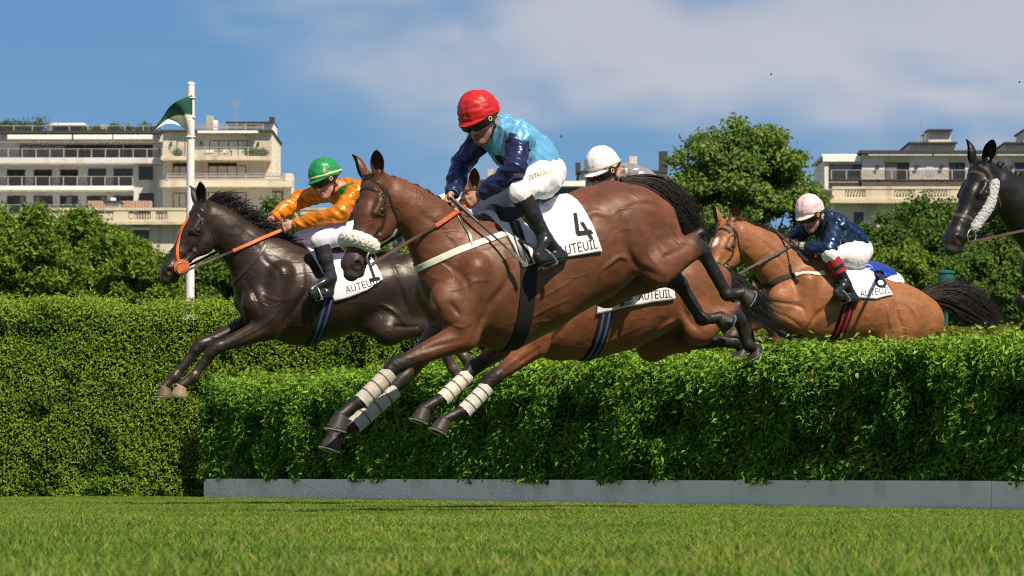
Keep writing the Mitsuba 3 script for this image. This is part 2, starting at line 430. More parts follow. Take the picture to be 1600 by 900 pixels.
def hedge(key, p0, p1, thick, z0, z1, leaf, dens, cols, label, seed, batter=.06, edge=.22, top_dens=1.0, lump=.07, ends=(True, True), face_light=.3, twigs=160, faces=('front', 'top', 'back')):
    """A clipped hedge from p0 to p1 (its front foot line, seen with its back to the left hand normal)."""
    rng = np.random.default_rng(seed)
    p0, p1 = V3(*p0, 0), V3(*p1, 0)
    d = p1 - p0; L = np.linalg.norm(d); d /= L
    inn = V3(-d[1], d[0], 0)                                          # into the hedge
    pts, nrm, lt = [], [], []
    def put(n, s, a, b, nn, light):
        """s along, a inwards, b up"""
        pts.append(p0 + d * s[:, None] + inn * a[:, None] + V3(0, 0, 1) * b[:, None]); nrm.append(np.broadcast_to(nn, (n, 3)) if nn.ndim == 1 else nn); lt.append(light)
    H = z1 - z0
    # outline of the cross-section: front face, rounded shoulder, top, rounded shoulder, back
    def section(u):
        """u in metres along the outline from the foot of the front"""
        segs = [H - edge, edge * 1.57, thick - 2 * edge - batter * 2, edge * 1.57, H - edge]
        a, b, na, nb = (np.zeros_like(u) for _ in range(4))
        c = np.cumsum([0] + segs)
        m = u < c[1]; t = u / segs[0]
        a[m], b[m], na[m], nb[m] = batter * t[m], u[m], -1, batter
        m = (u >= c[1]) & (u < c[2]); t = (u - c[1]) / edge
        a[m], b[m] = batter + edge - edge * np.cos(t[m]), H - edge + edge * np.sin(t[m]); na[m], nb[m] = -np.cos(t[m]), np.sin(t[m])
        m = (u >= c[2]) & (u < c[3]); a[m], b[m], na[m], nb[m] = batter + edge + (u - c[2])[m], H, 0, 1
        m = (u >= c[3]) & (u < c[4]); t = (u - c[3]) / edge
        a[m], b[m] = thick - batter - edge + edge * np.sin(t[m]), H - edge + edge * np.cos(t[m]); na[m], nb[m] = np.sin(t[m]), np.cos(t[m])
        m = u >= c[4]; t = (u - c[4]) / segs[4]
        a[m], b[m], na[m], nb[m] = thick - batter * (1 - t[m]), H - edge - (u - c[4])[m], 1, batter
        return a, b, na, nb, c
    c = section(np.zeros(1))[4]
    def cover(u0, u1, density):
        n = int((u1 - u0) * L * density)
        s, u = rng.uniform(0, L, n), rng.uniform(u0, u1, n)
        a, b, na, nb, _ = section(u)
        w = np.stack([s * 1.7, u * 2.1, 0 * s + seed], 1)
        bump = lump * (2 * meshkit.fbm(w, 3, seed) - 1) * 1.6 + .02 * rng.normal(0, 1, n)
        hole = meshkit.fbm(np.stack([s * 3.3, u * 3.6, 0 * s + 5], 1), 2, seed + 2)
        deep = -np.abs(rng.normal(0, .055, n)) - .08 * np.clip((.42 - hole) / .15, 0, 1)
        o = bump + deep + (rng.uniform(0, 1, n) < .025) * rng.uniform(.0, .10, n)
        keep = rng.uniform(0, 1, n) > .45 * np.clip((.34 - hole) / .10, 0, 1)
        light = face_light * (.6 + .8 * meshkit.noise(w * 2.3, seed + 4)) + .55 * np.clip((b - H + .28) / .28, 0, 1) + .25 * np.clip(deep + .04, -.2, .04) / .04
        nn = inn * na[:, None] + V3(0, 0, 1) * nb[:, None]
        put(keep.sum(), s[keep], (a + na * o)[keep], (z0 + b + nb * o)[keep], nn[keep], light[keep])
    cover(0, c[1], dens); cover(c[1], c[3], dens * top_dens); cover(c[3], c[5], dens * (.5 if 'back' in faces else .12))
    for e, s_, sgn in ((ends[0], 0, -1), (ends[1], L, 1)):
        if e:
            n = int(thick * H * dens)
            a, b = rng.uniform(0, thick, n), rng.uniform(0, H, n)
            put(n, s_ + sgn * (.05 * rng.normal(0, 1, n) - .03), a, z0 + b, d * sgn, np.full(n, face_light))
    P, Nn, lt_ = np.vstack(pts), np.vstack(nrm), np.concatenate(lt)
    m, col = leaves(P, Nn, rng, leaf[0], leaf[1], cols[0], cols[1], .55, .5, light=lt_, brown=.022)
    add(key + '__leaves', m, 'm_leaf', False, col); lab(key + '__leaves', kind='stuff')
    # dark twiggy inside
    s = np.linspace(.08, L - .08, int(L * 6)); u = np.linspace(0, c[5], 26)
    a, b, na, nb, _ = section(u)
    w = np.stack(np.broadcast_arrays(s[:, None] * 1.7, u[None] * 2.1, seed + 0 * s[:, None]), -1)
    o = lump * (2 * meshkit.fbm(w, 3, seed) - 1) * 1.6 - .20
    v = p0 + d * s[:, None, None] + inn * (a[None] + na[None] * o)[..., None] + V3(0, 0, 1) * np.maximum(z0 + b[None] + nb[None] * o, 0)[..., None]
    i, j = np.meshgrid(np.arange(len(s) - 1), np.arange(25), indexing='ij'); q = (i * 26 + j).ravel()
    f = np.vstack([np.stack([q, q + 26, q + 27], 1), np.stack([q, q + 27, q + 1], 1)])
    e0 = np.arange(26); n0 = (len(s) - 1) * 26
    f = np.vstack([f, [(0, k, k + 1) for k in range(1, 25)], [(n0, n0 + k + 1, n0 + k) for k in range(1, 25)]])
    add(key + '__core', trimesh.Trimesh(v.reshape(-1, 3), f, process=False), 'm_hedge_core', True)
    n = int(twigs)
    ss_, uu = rng.uniform(0, L, n), rng.uniform(.05, c[1] * .9, n)
    a, b, na, nb, _ = section(uu)
    base = p0 + d * ss_[:, None] + inn * (a - na * .14)[:, None] + V3(0, 0, 1) * (z0 + b)[:, None]
    dr = inn * na[:, None] * .5 + V3(0, 0, .6) + rng.normal(0, .6, (n, 3)) * [1, 1, .5]
    dr = dr / np.linalg.norm(dr, axis=1, keepdims=True) * rng.uniform(.12, .30, n)[:, None]
    cv = base[:, None] + dr[:, None] * np.linspace(0, 1, 5)[None, :, None] + rng.normal(0, .012, (n, 5, 3))
    add(key + '__twigs', strands(cv, .0045, .0015), 'm_twig', False); lab(key + '__twigs', kind='stuff')
    lab(key, label, 'hedge')
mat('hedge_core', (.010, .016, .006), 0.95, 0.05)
mat('twig', (.16, .10, .06), 0.9, 0.1)
BR, BL = at(1600, 800, 26.2), at(322, 780, 39.3)
BR[2] = BL[2] = 0
bd = (BR - BL) / np.linalg.norm(BR - BL)
bR = BR + bd * 3.2
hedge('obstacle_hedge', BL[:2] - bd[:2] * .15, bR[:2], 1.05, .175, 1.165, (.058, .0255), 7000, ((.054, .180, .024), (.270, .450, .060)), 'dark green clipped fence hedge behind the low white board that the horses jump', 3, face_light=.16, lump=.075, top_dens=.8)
hedge('wing_hedge', (-8.0, 39.6), (1.9, 39.9), 1.3, 0, 2.0, (.036, .019), 7000, ((.082, .180, .020), (.300, .420, .060)), 'tall pale green wing hedge at the left end of the fence', 4, batter=.20, edge=.32, face_light=.34, lump=.05, twigs=260, top_dens=.8, faces=('front', 'top'))
hedge('far_hedge', (3.0, 62), (14.0, 62), 1.5, 0, 2.52, (.07, .035), 1300, ((.09, .13, .02), (.24, .27, .05)), 'pale clipped hedge far behind the fence at the right edge', 5, lump=.04, face_light=.4, twigs=20)
# the white kick board
def board_c(p, n, uv):
    a = f_(p.x * 1.3, p.y * 1.3, p.z * 7, 4); b = n_(p.x * 30, p.y * 30, p.z * 40)
    st = ss(.62, .80, n_(p.x * 5, p.y * 5, p.z * .8)) * ss(.02, .19, p.z)
    c = mx(mi.Color3f(.78, .75, .69), mi.Color3f(.86, .83, .77), a)
    c = mx(c, mi.Color3f(.34, .30, .24), .30 * st + .55 * ss(.80, .92, b) * ss(.5, .7, a))
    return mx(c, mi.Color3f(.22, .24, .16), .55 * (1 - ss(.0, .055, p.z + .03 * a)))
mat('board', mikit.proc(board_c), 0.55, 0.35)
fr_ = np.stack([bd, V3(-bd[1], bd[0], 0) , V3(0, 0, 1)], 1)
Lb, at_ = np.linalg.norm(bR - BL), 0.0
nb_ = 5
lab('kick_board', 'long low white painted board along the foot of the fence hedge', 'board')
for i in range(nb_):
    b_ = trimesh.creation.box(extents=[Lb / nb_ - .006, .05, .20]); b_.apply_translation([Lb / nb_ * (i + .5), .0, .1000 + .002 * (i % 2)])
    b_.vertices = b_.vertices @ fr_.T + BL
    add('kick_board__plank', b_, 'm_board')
# ================================================================ trees, flag pole, buildings
mat('bark', (.075, .055, .040), 0.95, 0.1)
def tree(px, top, base, hw, depth, label, n_leaf, leaf, cols, seed, cat_='tree', clusters=70, cs=(.15, .30), flat=.80, wobble=.44, zbase=0.0, squash=1.0):
    rng = np.random.default_rng(seed)
    k, i = 'tree', 0
    while num('tree', i) in labels: i += 1
    k = num('tree', i); lab(k, label, cat_)
    c0, c1 = at(px, base, depth), at(px, top, depth)
    R = hw / F_PX * depth
    h = c1[2] - c0[2]
    cen = V3(c0[0], depth, c0[2] + h * .46)
    # foliage clumps on the outer half of an uneven crown
    u = rng.normal(0, 1, (clusters, 3)); u /= np.linalg.norm(u, axis=1, keepdims=True)
    r = rng.uniform(.10, 1, clusters)**.42
    wob = 1 - wobble / 2 + wobble * meshkit.noise(u * 2.1 + seed, seed)
    cc = cen + u * (r * wob)[:, None] * V3(R, R * squash, h * .56)
    cc = cc[cc[:, 2] > c0[2] - .02 * h]
    cr = rng.uniform(*cs, len(cc)) * R
    per = rng.multinomial(n_leaf, cr**2 / (cr**2).sum())
    pos, nr, lt = [], [], []
    for p, q, n in zip(cc, cr, per):
        w = rng.normal(0, 1, (n, 3)); w /= np.linalg.norm(w, axis=1, keepdims=True)
        w[:, 2] = np.where(w[:, 2] < -.15, w[:, 2] * .6, w[:, 2])
        rr = rng.uniform(.3, 1.0, n)**.5 * (1 + .25 * rng.normal(0, 1, n))
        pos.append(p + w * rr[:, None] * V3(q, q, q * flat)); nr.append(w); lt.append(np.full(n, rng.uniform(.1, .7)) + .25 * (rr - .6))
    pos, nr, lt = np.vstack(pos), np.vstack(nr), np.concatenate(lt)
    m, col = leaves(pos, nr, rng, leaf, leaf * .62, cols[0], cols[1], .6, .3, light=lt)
    add(k + '__crown', m, 'm_leaf', False, col); lab(k + '__crown', kind='stuff')
    tb = V3(c0[0], depth, zbase)
    tr = R * .055 + .05
    fork = tb * .35 + V3(c0[0], depth, cen[2]) * .65
    w = [tube(curve([tb, (tb + fork) / 2 + V3(rng.normal(0, .1), 0, 0), fork, cen + V3(0, 0, h * .3)], 12), np.linspace(tr, tr * .25, 12), 8)]
    for p in cc[:: max(1, len(cc) // 22)]:
        s = tb + (fork - tb) * rng.uniform(.7, 1.05)
        w.append(tube(curve([s, (s + p) / 2 + rng.normal(0, .06 * R, 3) - V3(0, 0, .05 * R), p], 8), np.linspace(tr * .42, tr * .06, 8), 5))
    add(k + '__trunk', w[0], 'm_bark', True)
    for b in w[1:]:
        add(k + '__limb', b, 'm_bark', True)
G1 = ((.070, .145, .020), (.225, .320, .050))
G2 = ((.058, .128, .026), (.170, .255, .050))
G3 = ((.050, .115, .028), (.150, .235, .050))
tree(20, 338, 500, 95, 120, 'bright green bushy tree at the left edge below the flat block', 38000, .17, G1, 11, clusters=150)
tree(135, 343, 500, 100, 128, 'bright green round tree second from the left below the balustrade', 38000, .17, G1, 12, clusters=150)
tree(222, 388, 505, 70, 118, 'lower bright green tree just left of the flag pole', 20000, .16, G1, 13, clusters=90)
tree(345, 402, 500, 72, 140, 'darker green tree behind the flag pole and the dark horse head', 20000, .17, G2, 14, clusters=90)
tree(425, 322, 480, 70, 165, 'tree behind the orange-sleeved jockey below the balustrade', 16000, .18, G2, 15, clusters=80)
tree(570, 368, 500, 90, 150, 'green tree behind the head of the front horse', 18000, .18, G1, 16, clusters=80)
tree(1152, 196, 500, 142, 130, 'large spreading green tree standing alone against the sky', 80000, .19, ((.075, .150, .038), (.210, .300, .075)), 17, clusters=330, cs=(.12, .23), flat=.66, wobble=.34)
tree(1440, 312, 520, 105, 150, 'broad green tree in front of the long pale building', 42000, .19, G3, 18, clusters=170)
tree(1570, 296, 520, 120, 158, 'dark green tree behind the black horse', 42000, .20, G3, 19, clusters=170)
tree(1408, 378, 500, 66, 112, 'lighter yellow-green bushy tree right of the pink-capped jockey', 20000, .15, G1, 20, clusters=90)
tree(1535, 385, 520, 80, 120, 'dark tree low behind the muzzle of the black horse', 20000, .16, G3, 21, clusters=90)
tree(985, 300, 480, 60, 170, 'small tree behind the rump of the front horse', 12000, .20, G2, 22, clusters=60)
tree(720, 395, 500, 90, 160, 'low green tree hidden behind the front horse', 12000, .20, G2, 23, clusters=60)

# ---- flag pole and pennant
FP = at(297, 475, 43.0)
zt = at(297, 133, 43.0)[2]
lab('flag_pole', 'tall white metal pole with a pennant, standing behind the tall hedge', 'pole')
mat('pole', (.72, .73, .75), 0.35, 0.5)
def lathe(prof, c, n=28):
    prof = np.array(prof, float); a = np.arange(n) * 2 * np.pi / n
    v = np.stack([prof[:, :1] * np.cos(a), prof[:, :1] * np.sin(a), prof[:, 1:2] + 0 * a], -1).reshape(-1, 3) + c
    m = len(prof); i, j = np.meshgrid(np.arange(m - 1), np.arange(n), indexing='ij'); e = (j + 1) % n
    f = np.concatenate([np.stack([i * n + j, i * n + e, (i + 1) * n + e], -1).reshape(-1, 3), np.stack([i * n + j, (i + 1) * n + e, (i + 1) * n + j], -1).reshape(-1, 3)])
    return trimesh.Trimesh(v, f, process=False)
add('flag_pole__shaft', lathe([(.048, 0), (.046, zt * .5), (.041, zt - .02), (.036, zt), (0, zt + .005)], V3(FP[0], FP[1], 0)), 'm_pole', 50)
add('flag_pole__cap', lathe([(.0, zt - .002), (.045, zt), (.045, zt + .022), (.02, zt + .035), (0, zt + .036)], V3(FP[0], FP[1], 0)), 'm_pole', 50)
lab('pennant', 'green and white pennant drooping from the top of the white pole', 'flag')
s_ = 43.0 / F_PX
nu, nv = 40, 24
U_, Vv = np.meshgrid(np.linspace(0, 1, nu), np.linspace(0, 1, nv), indexing='ij')
top = curve([(0, 16), (-18, 24), (-38, 38), (-60, 72)], nu); bot = curve([(1, 86), (-14, 68), (-24, 62), (-40, 62), (-59, 74)], nu)
pp = top[:, None] * (1 - Vv[..., None]) + bot[:, None] * Vv[..., None]
yy = -.06 * np.sin(U_ * 7 + Vv * 2.4) * np.minimum(U_ * 3, 1) - .05 * np.sin(Vv * 5 + U_ * 3) * U_ - .05
v = np.stack([FP[0] + pp[..., 0] * s_ + .02, FP[1] + yy, zt - (pp[..., 1]) * s_], -1)
i, j = np.meshgrid(np.arange(nu - 1), np.arange(nv - 1), indexing='ij'); a = (i * nv + j).ravel()
f = np.vstack([np.stack([a, a + 1, a + nv + 1], 1), np.stack([a, a + nv + 1, a + nv], 1)])
col = np.where((Vv + .10 * (1 - U_) < .56)[..., None], V3(.008, .075, .045), V3(.66, .66, .58)).reshape(-1, 3)
nn_ = trimesh.Trimesh(v.reshape(-1, 3), f, process=False).vertex_normals
N_ = len(nn_)
add('pennant__cloth', trimesh.Trimesh(np.vstack([v.reshape(-1, 3), v.reshape(-1, 3) + nn_ * .003]), np.vstack([f, f[:, ::-1] + N_]), process=False), 'm_cloth', True, np.vstack([col, col]))
for t in (.06, .5, .94):
    a = np.linspace(0, 2 * np.pi, 20); z = zt - (16 + 70 * t) * s_
    add('pennant__tie', tube(np.stack([FP[0] + .055 * np.cos(a), FP[1] + .055 * np.sin(a), z + 0 * a], 1), .006, 6), 'm_pole', True)

# ---- buildings
def wall_c(base, dirt, k):
    def fn(p, n, uv):
        a = f_(p.x * .35 + k, p.y * .35, p.z * .22, 4)
        st = ss(.45, .75, n_(p.x * 1.9 + k, p.y * 1.9, p.z * .16)) * ss(.35, .7, a)
        return mx(mi.Color3f(*base), mi.Color3f(*dirt), .55 * st + .25 * a)
    return mikit.proc(fn)
mat('cream', wall_c((.60, .565, .48), (.34, .31, .25), 1.0), .85, .2)
mat('greywall', wall_c((.60, .61, .62), (.40, .40, .39), 5.0), .85, .2)
mat('pinkwall', wall_c((.68, .64, .62), (.52, .48, .45), 9.0), .85, .2)
mat('stone', wall_c((.58, .53, .42), (.24, .21, .16), 13.0), .9, .2)
mat('white', (.78, .78, .77), .6, .3)
mat('slate', (.045, .048, .052), .7, .3)
mat('roofdark', (.06, .055, .05), .8, .2)
mat('darkwood', (.030, .016, .014), .7, .3)
mat('bronze', (.045, .040, .040), .4, .5)
mat('pane_dark', (.010, .012, .015), .10, .45)
mat('pane_mid', (.030, .036, .042), .14, .45)
mat('pane_curtain', (.20, .21, .21), .25, .4)
mat('rail', (.30, .30, .30), .4, .5)
mat('yellowstone', (.50, .45, .24), .85, .2)
mat('cedar', (.42, .28, .20), .8, .2)
scene['m_railglass'] = {'type': 'blendbsdf', 'weight': .45, 'a': {'type': 'thindielectric'}, 'b': principled(rgb(.05, .05, .05), .15, .5)}

class Facade:
    """A building facing the camera squarely: parts given as photo rectangles on its front plane, in metres behind (+) or before (-) it."""
    def __init__(s, key, depth, label):
        s.k, s.d = key, depth
        lab(key, label, 'building')
    def pt(s, px, py):
        p = at(px, py, s.d); return p[0], p[2]
    def b(s, name, x0, y0, x1, y1, f, bk, m, parent=None):
        a, z1 = s.pt(x0, y0); b, z0 = s.pt(x1, y1)
        return add((parent or s.k) + '__' + name, box(V3(a, s.d + f, z0), V3(b, s.d + bk, z1)), m)
    def window(s, x0, y0, x1, y1, n=2, f=0.0, panes=None, lintel=None, seed=0, frame_m='m_bronze'):
        rng = np.random.default_rng(int(x0 * 7 + y0 * 13) + seed)
        a, z1 = s.pt(x0, y0); b, z0 = s.pt(x1, y1)
        t = .07
        fr = [box(V3(a, s.d + f - .02, z0), V3(b, s.d + f + .10, z0 + t)), box(V3(a, s.d + f - .02, z1 - t), V3(b, s.d + f + .10, z1))]
        xs = np.linspace(a, b, n + 1)
        for q in xs:
            c = min(max(q, a + t / 2), b - t / 2)
            fr.append(box(V3(c - t / 2, s.d + f - .018, z0 + t), V3(c + t / 2, s.d + f + .098, z1 - t)))
        k = add(s.k + '__window', cat(fr), frame_m)
        for i in range(n):
            m = panes[i % len(panes)] if panes else ('m_pane_dark', 'm_pane_mid', 'm_pane_mid', 'm_pane_curtain')[rng.integers(4)]
            add(k + '__pane', box(V3(xs[i] + t / 2 + .004, s.d + f + .05, z0 + t), V3(xs[i + 1] - t / 2 - .004, s.d + f + .07, z1 - t)), m)
        if lintel:
            s.b('lintel', x0 - 1, y0 - 5, x1 + 1, y0, f - .12, f + .1, lintel, k)
    def railing(s, x0, x1, y0, y1, f, step=21, glass=True):
        a, z1 = s.pt(x0, y0); b, z0 = s.pt(x1, y1)
        k = add(s.k + '__railing', box(V3(a, s.d + f - .03, z1 - .05), V3(b, s.d + f + .03, z1)), 'm_rail')
        dx = step / F_PX * s.d
        n = max(1, int(round((b - a) / dx))); dx = (b - a) / n
        for i in range(n + 1):
            q = a + i * dx
            add(k + '__post', box(V3(q - .045, s.d + f - .035, z0), V3(q + .045, s.d + f + .035, z1 - .055)), 'm_rail')
            if glass and i < n:
                add(k + '__glass', box(V3(q + .06, s.d + f - .006, z0 + .06), V3(q + dx - .06, s.d + f + .006, z1 - .06)), 'm_railglass')
        if not glass:
            for zz in np.linspace(z0 + .12, z1 - .2, 4):
                add(k + '__bar', box(V3(a, s.d + f - .015, zz), V3(b, s.d + f + .015, zz + .03)), 'm_rail')
    def balustrade(s, x0, x1, y0, y1, f, groups, wall='m_stone'):
        """Stone terrace wall with panels of balusters."""
        k = s.b('terrace_balustrade', x0, y0, x1, y0 + 4, f - .15, f + .35, wall)
        s.b('base', x0, y1 - 4, x1, y1, f - .10, f + .35, wall, k)
        last = x0
        for g0, g1 in groups:
            if g0 > last: s.b('pier', last, y0 + 4, g0, y1 - 4, f - .06, f + .30, wall, k)
            n = max(2, int((g1 - g0) / 4.2))
            for i in range(n):
                q = g0 + (i + .5) * (g1 - g0) / n
                c0, zt_ = s.pt(q, y0 + 4); _, zb = s.pt(q, y1 - 4)
                hh = zt_ - zb
                add(k + '__baluster', lathe([(.055, zb), (.055, zb + .08 * hh), (.095, zb + .35 * hh), (.05, zb + .75 * hh), (.065, zb + hh)], V3(c0, s.d + f + .12, 0), 8), wall, True)
            s.b('shade_wall', g0, y0 + 4, g1, y1 - 4, f + .55, f + .6, 'm_slate', k) if False else None
            last = g1
        if x1 > last: s.b('pier', last, y0 + 4, x1, y1 - 4, f - .06, f + .30, wall, k)
    def plants(s, x0, x1, y, h, f, n, seed, cols=G2, where='', gap=None):
        rng = np.random.default_rng(seed)
        order = ('leftmost', 'second', 'third', 'fourth', 'fifth', 'sixth', 'seventh', 'eighth', 'ninth')
        xs = x0 + (np.arange(n) + rng.uniform(.15, .85, n)) * (x1 - x0) / n
        for i, px in enumerate(xs):
            hh = h * rng.uniform(.5, 1.15)
            c, z = s.pt(px, y); z2 = s.pt(px, y - hh)[1]; hm = z2 - z
            m = 260
            p = V3(c, s.d + f, z + hm * .58) + rng.normal(0, 1, (m, 3)) * V3(hm * .30, .22, hm * .24)
            lm, lc = leaves(p, rng.normal(0, .5, (m, 3)) + V3(0, -.3, .3), rng, .20, .11, cols[0], cols[1])
            kk = num('potted_plant', [j for j in range(60) if num('potted_plant', j) not in labels][0])
            add(kk + '__foliage', lm, 'm_leaf', False, lc)
            add(kk + '__stem', tube(curve([V3(c, s.d + f, z + .3), V3(c, s.d + f, z) + V3(rng.normal(0, .1), 0, hm * .6)], 5), .022, 5), 'm_bark')
            add(kk + '__pot', lathe([(.0, z + .004), (.15, z + .004), (.20, z + .34), (.17, z + .34), (.16, z + .30), (0, z + .30)], V3(c, s.d + f, 0), 12), 'm_bronze', 40)
            lab(kk, f'{order[i]} green potted plant from the left on {where}' if i else f'leftmost green potted plant on {where}', 'plant', 'potted plants on ' + where); lab(kk + '__foliage', kind='stuff')

L_ = Facade('apartment_block', 318.0, 'pale apartment block with long glass-railed balconies at the left edge')
L_.b('wall', -90, 207, 252, 520, 0.9, 14, 'm_greywall')
L_.b('wall', 209, 258, 254, 520, 0.0, 0.89, 'm_greywall')
L_.b('roof', -94, 205.5, 254, 210, -.9, 14.5, 'm_slate')
L_.b('fascia', -94, 210.2, 254, 222, -.3, .88, 'm_greywall')
for x0, x1 in ((14, 114), (117, 177), (179, 240)):
    k_ = L_.b('awning', x0, 212, x1, 214.5, -1.0, -.32, 'm_white')
    L_.b('valance', x0, 214.6, x1, 219, -1.02, -.98, 'm_white', k_)
for x0, x1, n, pn in ((-60, -8, 3, None), (29, 64, 2, ['m_pane_curtain']), (66, 100, 2, ['m_pane_curtain']), (101, 131, 2, ['m_darkwood']), (132, 165, 2, ['m_darkwood']), (166, 190, 1, ['m_pane_dark']), (192, 237, 3, ['m_darkwood', 'm_pane_dark', 'm_darkwood'])):
    L_.window(x0, 225, x1, 248, n, .82, pn)
for y0, y1, r0, xr in ((248, 257, 234, 254), (292, 298.5, 277, 210), (335.5, 342, 321, 210)):
    L_.b('balcony_slab', -92, y0, xr, y1, -1.3, .86, 'm_white' if y0 > 260 else 'm_greywall')
    L_.railing(-92, xr - .5, r0, y0, -1.2)
for i, x0 in enumerate((-34, 9, 51, 92)):
    L_.window(x0, 264, x0 + 28, 292, 2, .82, ['m_darkwood'])
for x0, x1 in ((136, 164), (176, 205)):
    L_.window(x0, 262.5, x1, 292, 1, .82, ['m_pane_mid'])
for x0, x1 in ((9, 38), (51, 80), (92, 120), (134, 165), (176, 206)):
    L_.window(x0, 305, x1, 333, 3, .82)
L_.window(217, 260, 239, 281, 2, -.06, ['m_pane_mid']); L_.window(217.5, 302, 240, 333, 2, -.06, ['m_pane_mid'])
L_.railing(-92, 254, 197, 205.4, -.6, 30)
k_ = L_.b('roof_room', 72, 190, 122, 206, 4, 9, 'm_greywall'); L_.b('roof', 69, 186.5, 125, 190, 3.2, 9.5, 'm_white', k_)
L_.window(78, 192, 118, 205, 4, 3.9, ['m_pane_mid'])
k_ = L_.b('roof_room', 142, 191.5, 190, 206, 6, 10, 'm_darkwood'); L_.b('chimney', 145, 184, 160, 191.4, 6.5, 8, 'm_cream', k_); L_.b('chimney', 161, 183, 172, 191.4, 6.2, 8, 'm_slate', k_)
L_.plants(-4, 64, 206, 24, 1.6, 8, 1, G3, 'the roof terrace left of the roof room'); L_.plants(126, 250, 206, 16, 1.6, 8, 2, G3, 'the roof terrace right of the roof room')
R_ = Facade('cream_apartment_house', 314.0, 'cream apartment house with a rounded balcony and roof terrace behind the flag pole')
R_.b('wall', 254.6, 206, 424, 520, 0, 12, 'm_cream')
R_.b('wall', 424.2, 288, 452, 520, 0.4, 12, 'm_cream')
R_.b('pier', 444, 271, 456, 520, -.2, 3, 'm_cream')
R_.b('roof', 252, 203.5, 427, 206.5, -.5, 12.4, 'm_slate')
R_.b('awning_box', 310, 205.5, 404, 209, -.9, -.52, 'm_white')
for x0, x1, y0, y1, n in ((276, 302, 220, 246, 2), (327, 387, 219, 246, 4), (270, 302, 259, 283, 3), (325, 385, 258.5, 283, 4), (270, 301, 301, 325, 3), (325, 385, 300, 325, 4), (408, 441, 298.5, 325, 3)):
    R_.window(x0, y0, x1, y1, n, .0 if x0 < 400 else .36, None)
R_.b('blind', 270, 255, 302, 259, -.05, .05, 'm_darkwood'); R_.b('blind', 325, 254.5, 370, 258.5, -.05, .05, 'm_darkwood')
R_.b('balcony_slab', 254, 246, 424, 252, -1.5, -.02, 'm_stone')
R_.railing(256, 423, 232, 246, -1.4, 32, False)
R_.b('balcony_parapet', 266, 283, 444, 294, -1.7, -.02, 'm_cream')
for q in (266, 444):
    c_, zt2 = R_.pt(q, 283); _, zb2 = R_.pt(q, 294)
    add('cream_apartment_house__rounded_corner', lathe([(0, zb2 + .003), (.82, zb2 + .003), (.82, zt2 - .003), (0, zt2 - .003)], V3(c_, R_.d - .86, 0), 24), 'm_cream', 40)
R_.b('balcony_cap', 262, 281.6, 448, 283, -1.76, -.03, 'm_stone')
R_.railing(264, 447, 273, 281.5, -1.5, 30, False)
R_.b('chimney', 318, 175, 327, 203.4, 3, 4.2, 'm_stone'); R_.b('chimney', 328, 182, 335, 203.4, 3.2, 4.2, 'm_white')
k_ = R_.b('roof_room', 355, 190, 426, 203.4, 1.5, 6, 'm_white'); R_.b('roof', 351, 188, 427, 190, 1.1, 6.4, 'm_slate', k_); R_.b('chimney', 418, 179, 426, 188, 2, 3, 'm_slate', k_)
R_.window(382, 193, 398, 198, 2, 1.44, ['m_pane_dark'])
R_.railing(300, 412, 194, 203.4, -.3, 28, False)
a_, z0_ = R_.pt(368, 203.4); z1_ = R_.pt(368, 155)[1]
k_ = add('cream_apartment_house__aerial', tube(np.array([V3(a_, 315, z0_), V3(a_, 315, z1_)]), .03, 6), 'm_rail')
for q in range(5):
    add(k_ + '__rod', tube(np.array([V3(a_ - .55 + .09 * q, 315, z1_ - .12 * q - .02), V3(a_ + .55 - .09 * q, 315, z1_ - .12 * q - .02)]), .015, 5), 'm_rail')
for q in (266, 313, 402):
    R_.b('wall_lamp', q, 222, q + 3, 227, -.3, -.02, 'm_slate')
R_.plants(388, 419, 246, 16, -.9, 5, 3, G2, 'the top balcony of the cream house'); R_.plants(274, 284, 246, 10, -.9, 2, 4, G2, 'the balcony by the pole')
lab('garden_table', 'table with white cloths on the top balcony of the cream house', 'table')
a_, zt_ = R_.pt(321, 236.5); b_, zb_ = R_.pt(364, 246)
add('garden_table__tabletop', box(V3(a_, 313.0, zt_ - .05), V3(b_, 313.7, zt_)), 'm_bronze')
for q in (a_ + .05, b_ - .12):
    add('garden_table__leg', box(V3(q, 313.1, zb_), V3(q + .07, 313.6, zt_ - .052)), 'm_bronze')
for x0, x1 in ((320, 328), (329, 336), (350, 359)):
    p_, _ = R_.pt(x0, 240); q_, _ = R_.pt(x1, 240)
    k_ = num('towel', [j for j in range(9) if num('towel', j) not in labels][0])
    lab(k_, {320: 'leftmost', 329: 'middle', 350: 'rightmost'}[x0] + ' of three white cloths hanging over the balcony table of the cream house', 'cloth', 'cloths on the balcony table')
    add(k_ + '__fabric', cat([box(V3(p_, 312.96, zt_ + .004), V3(q_, 313.6, zt_ + .02)), box(V3(p_, 312.94, zt_ - .40), V3(q_, 312.955, zt_ + .02))]), 'm_white')
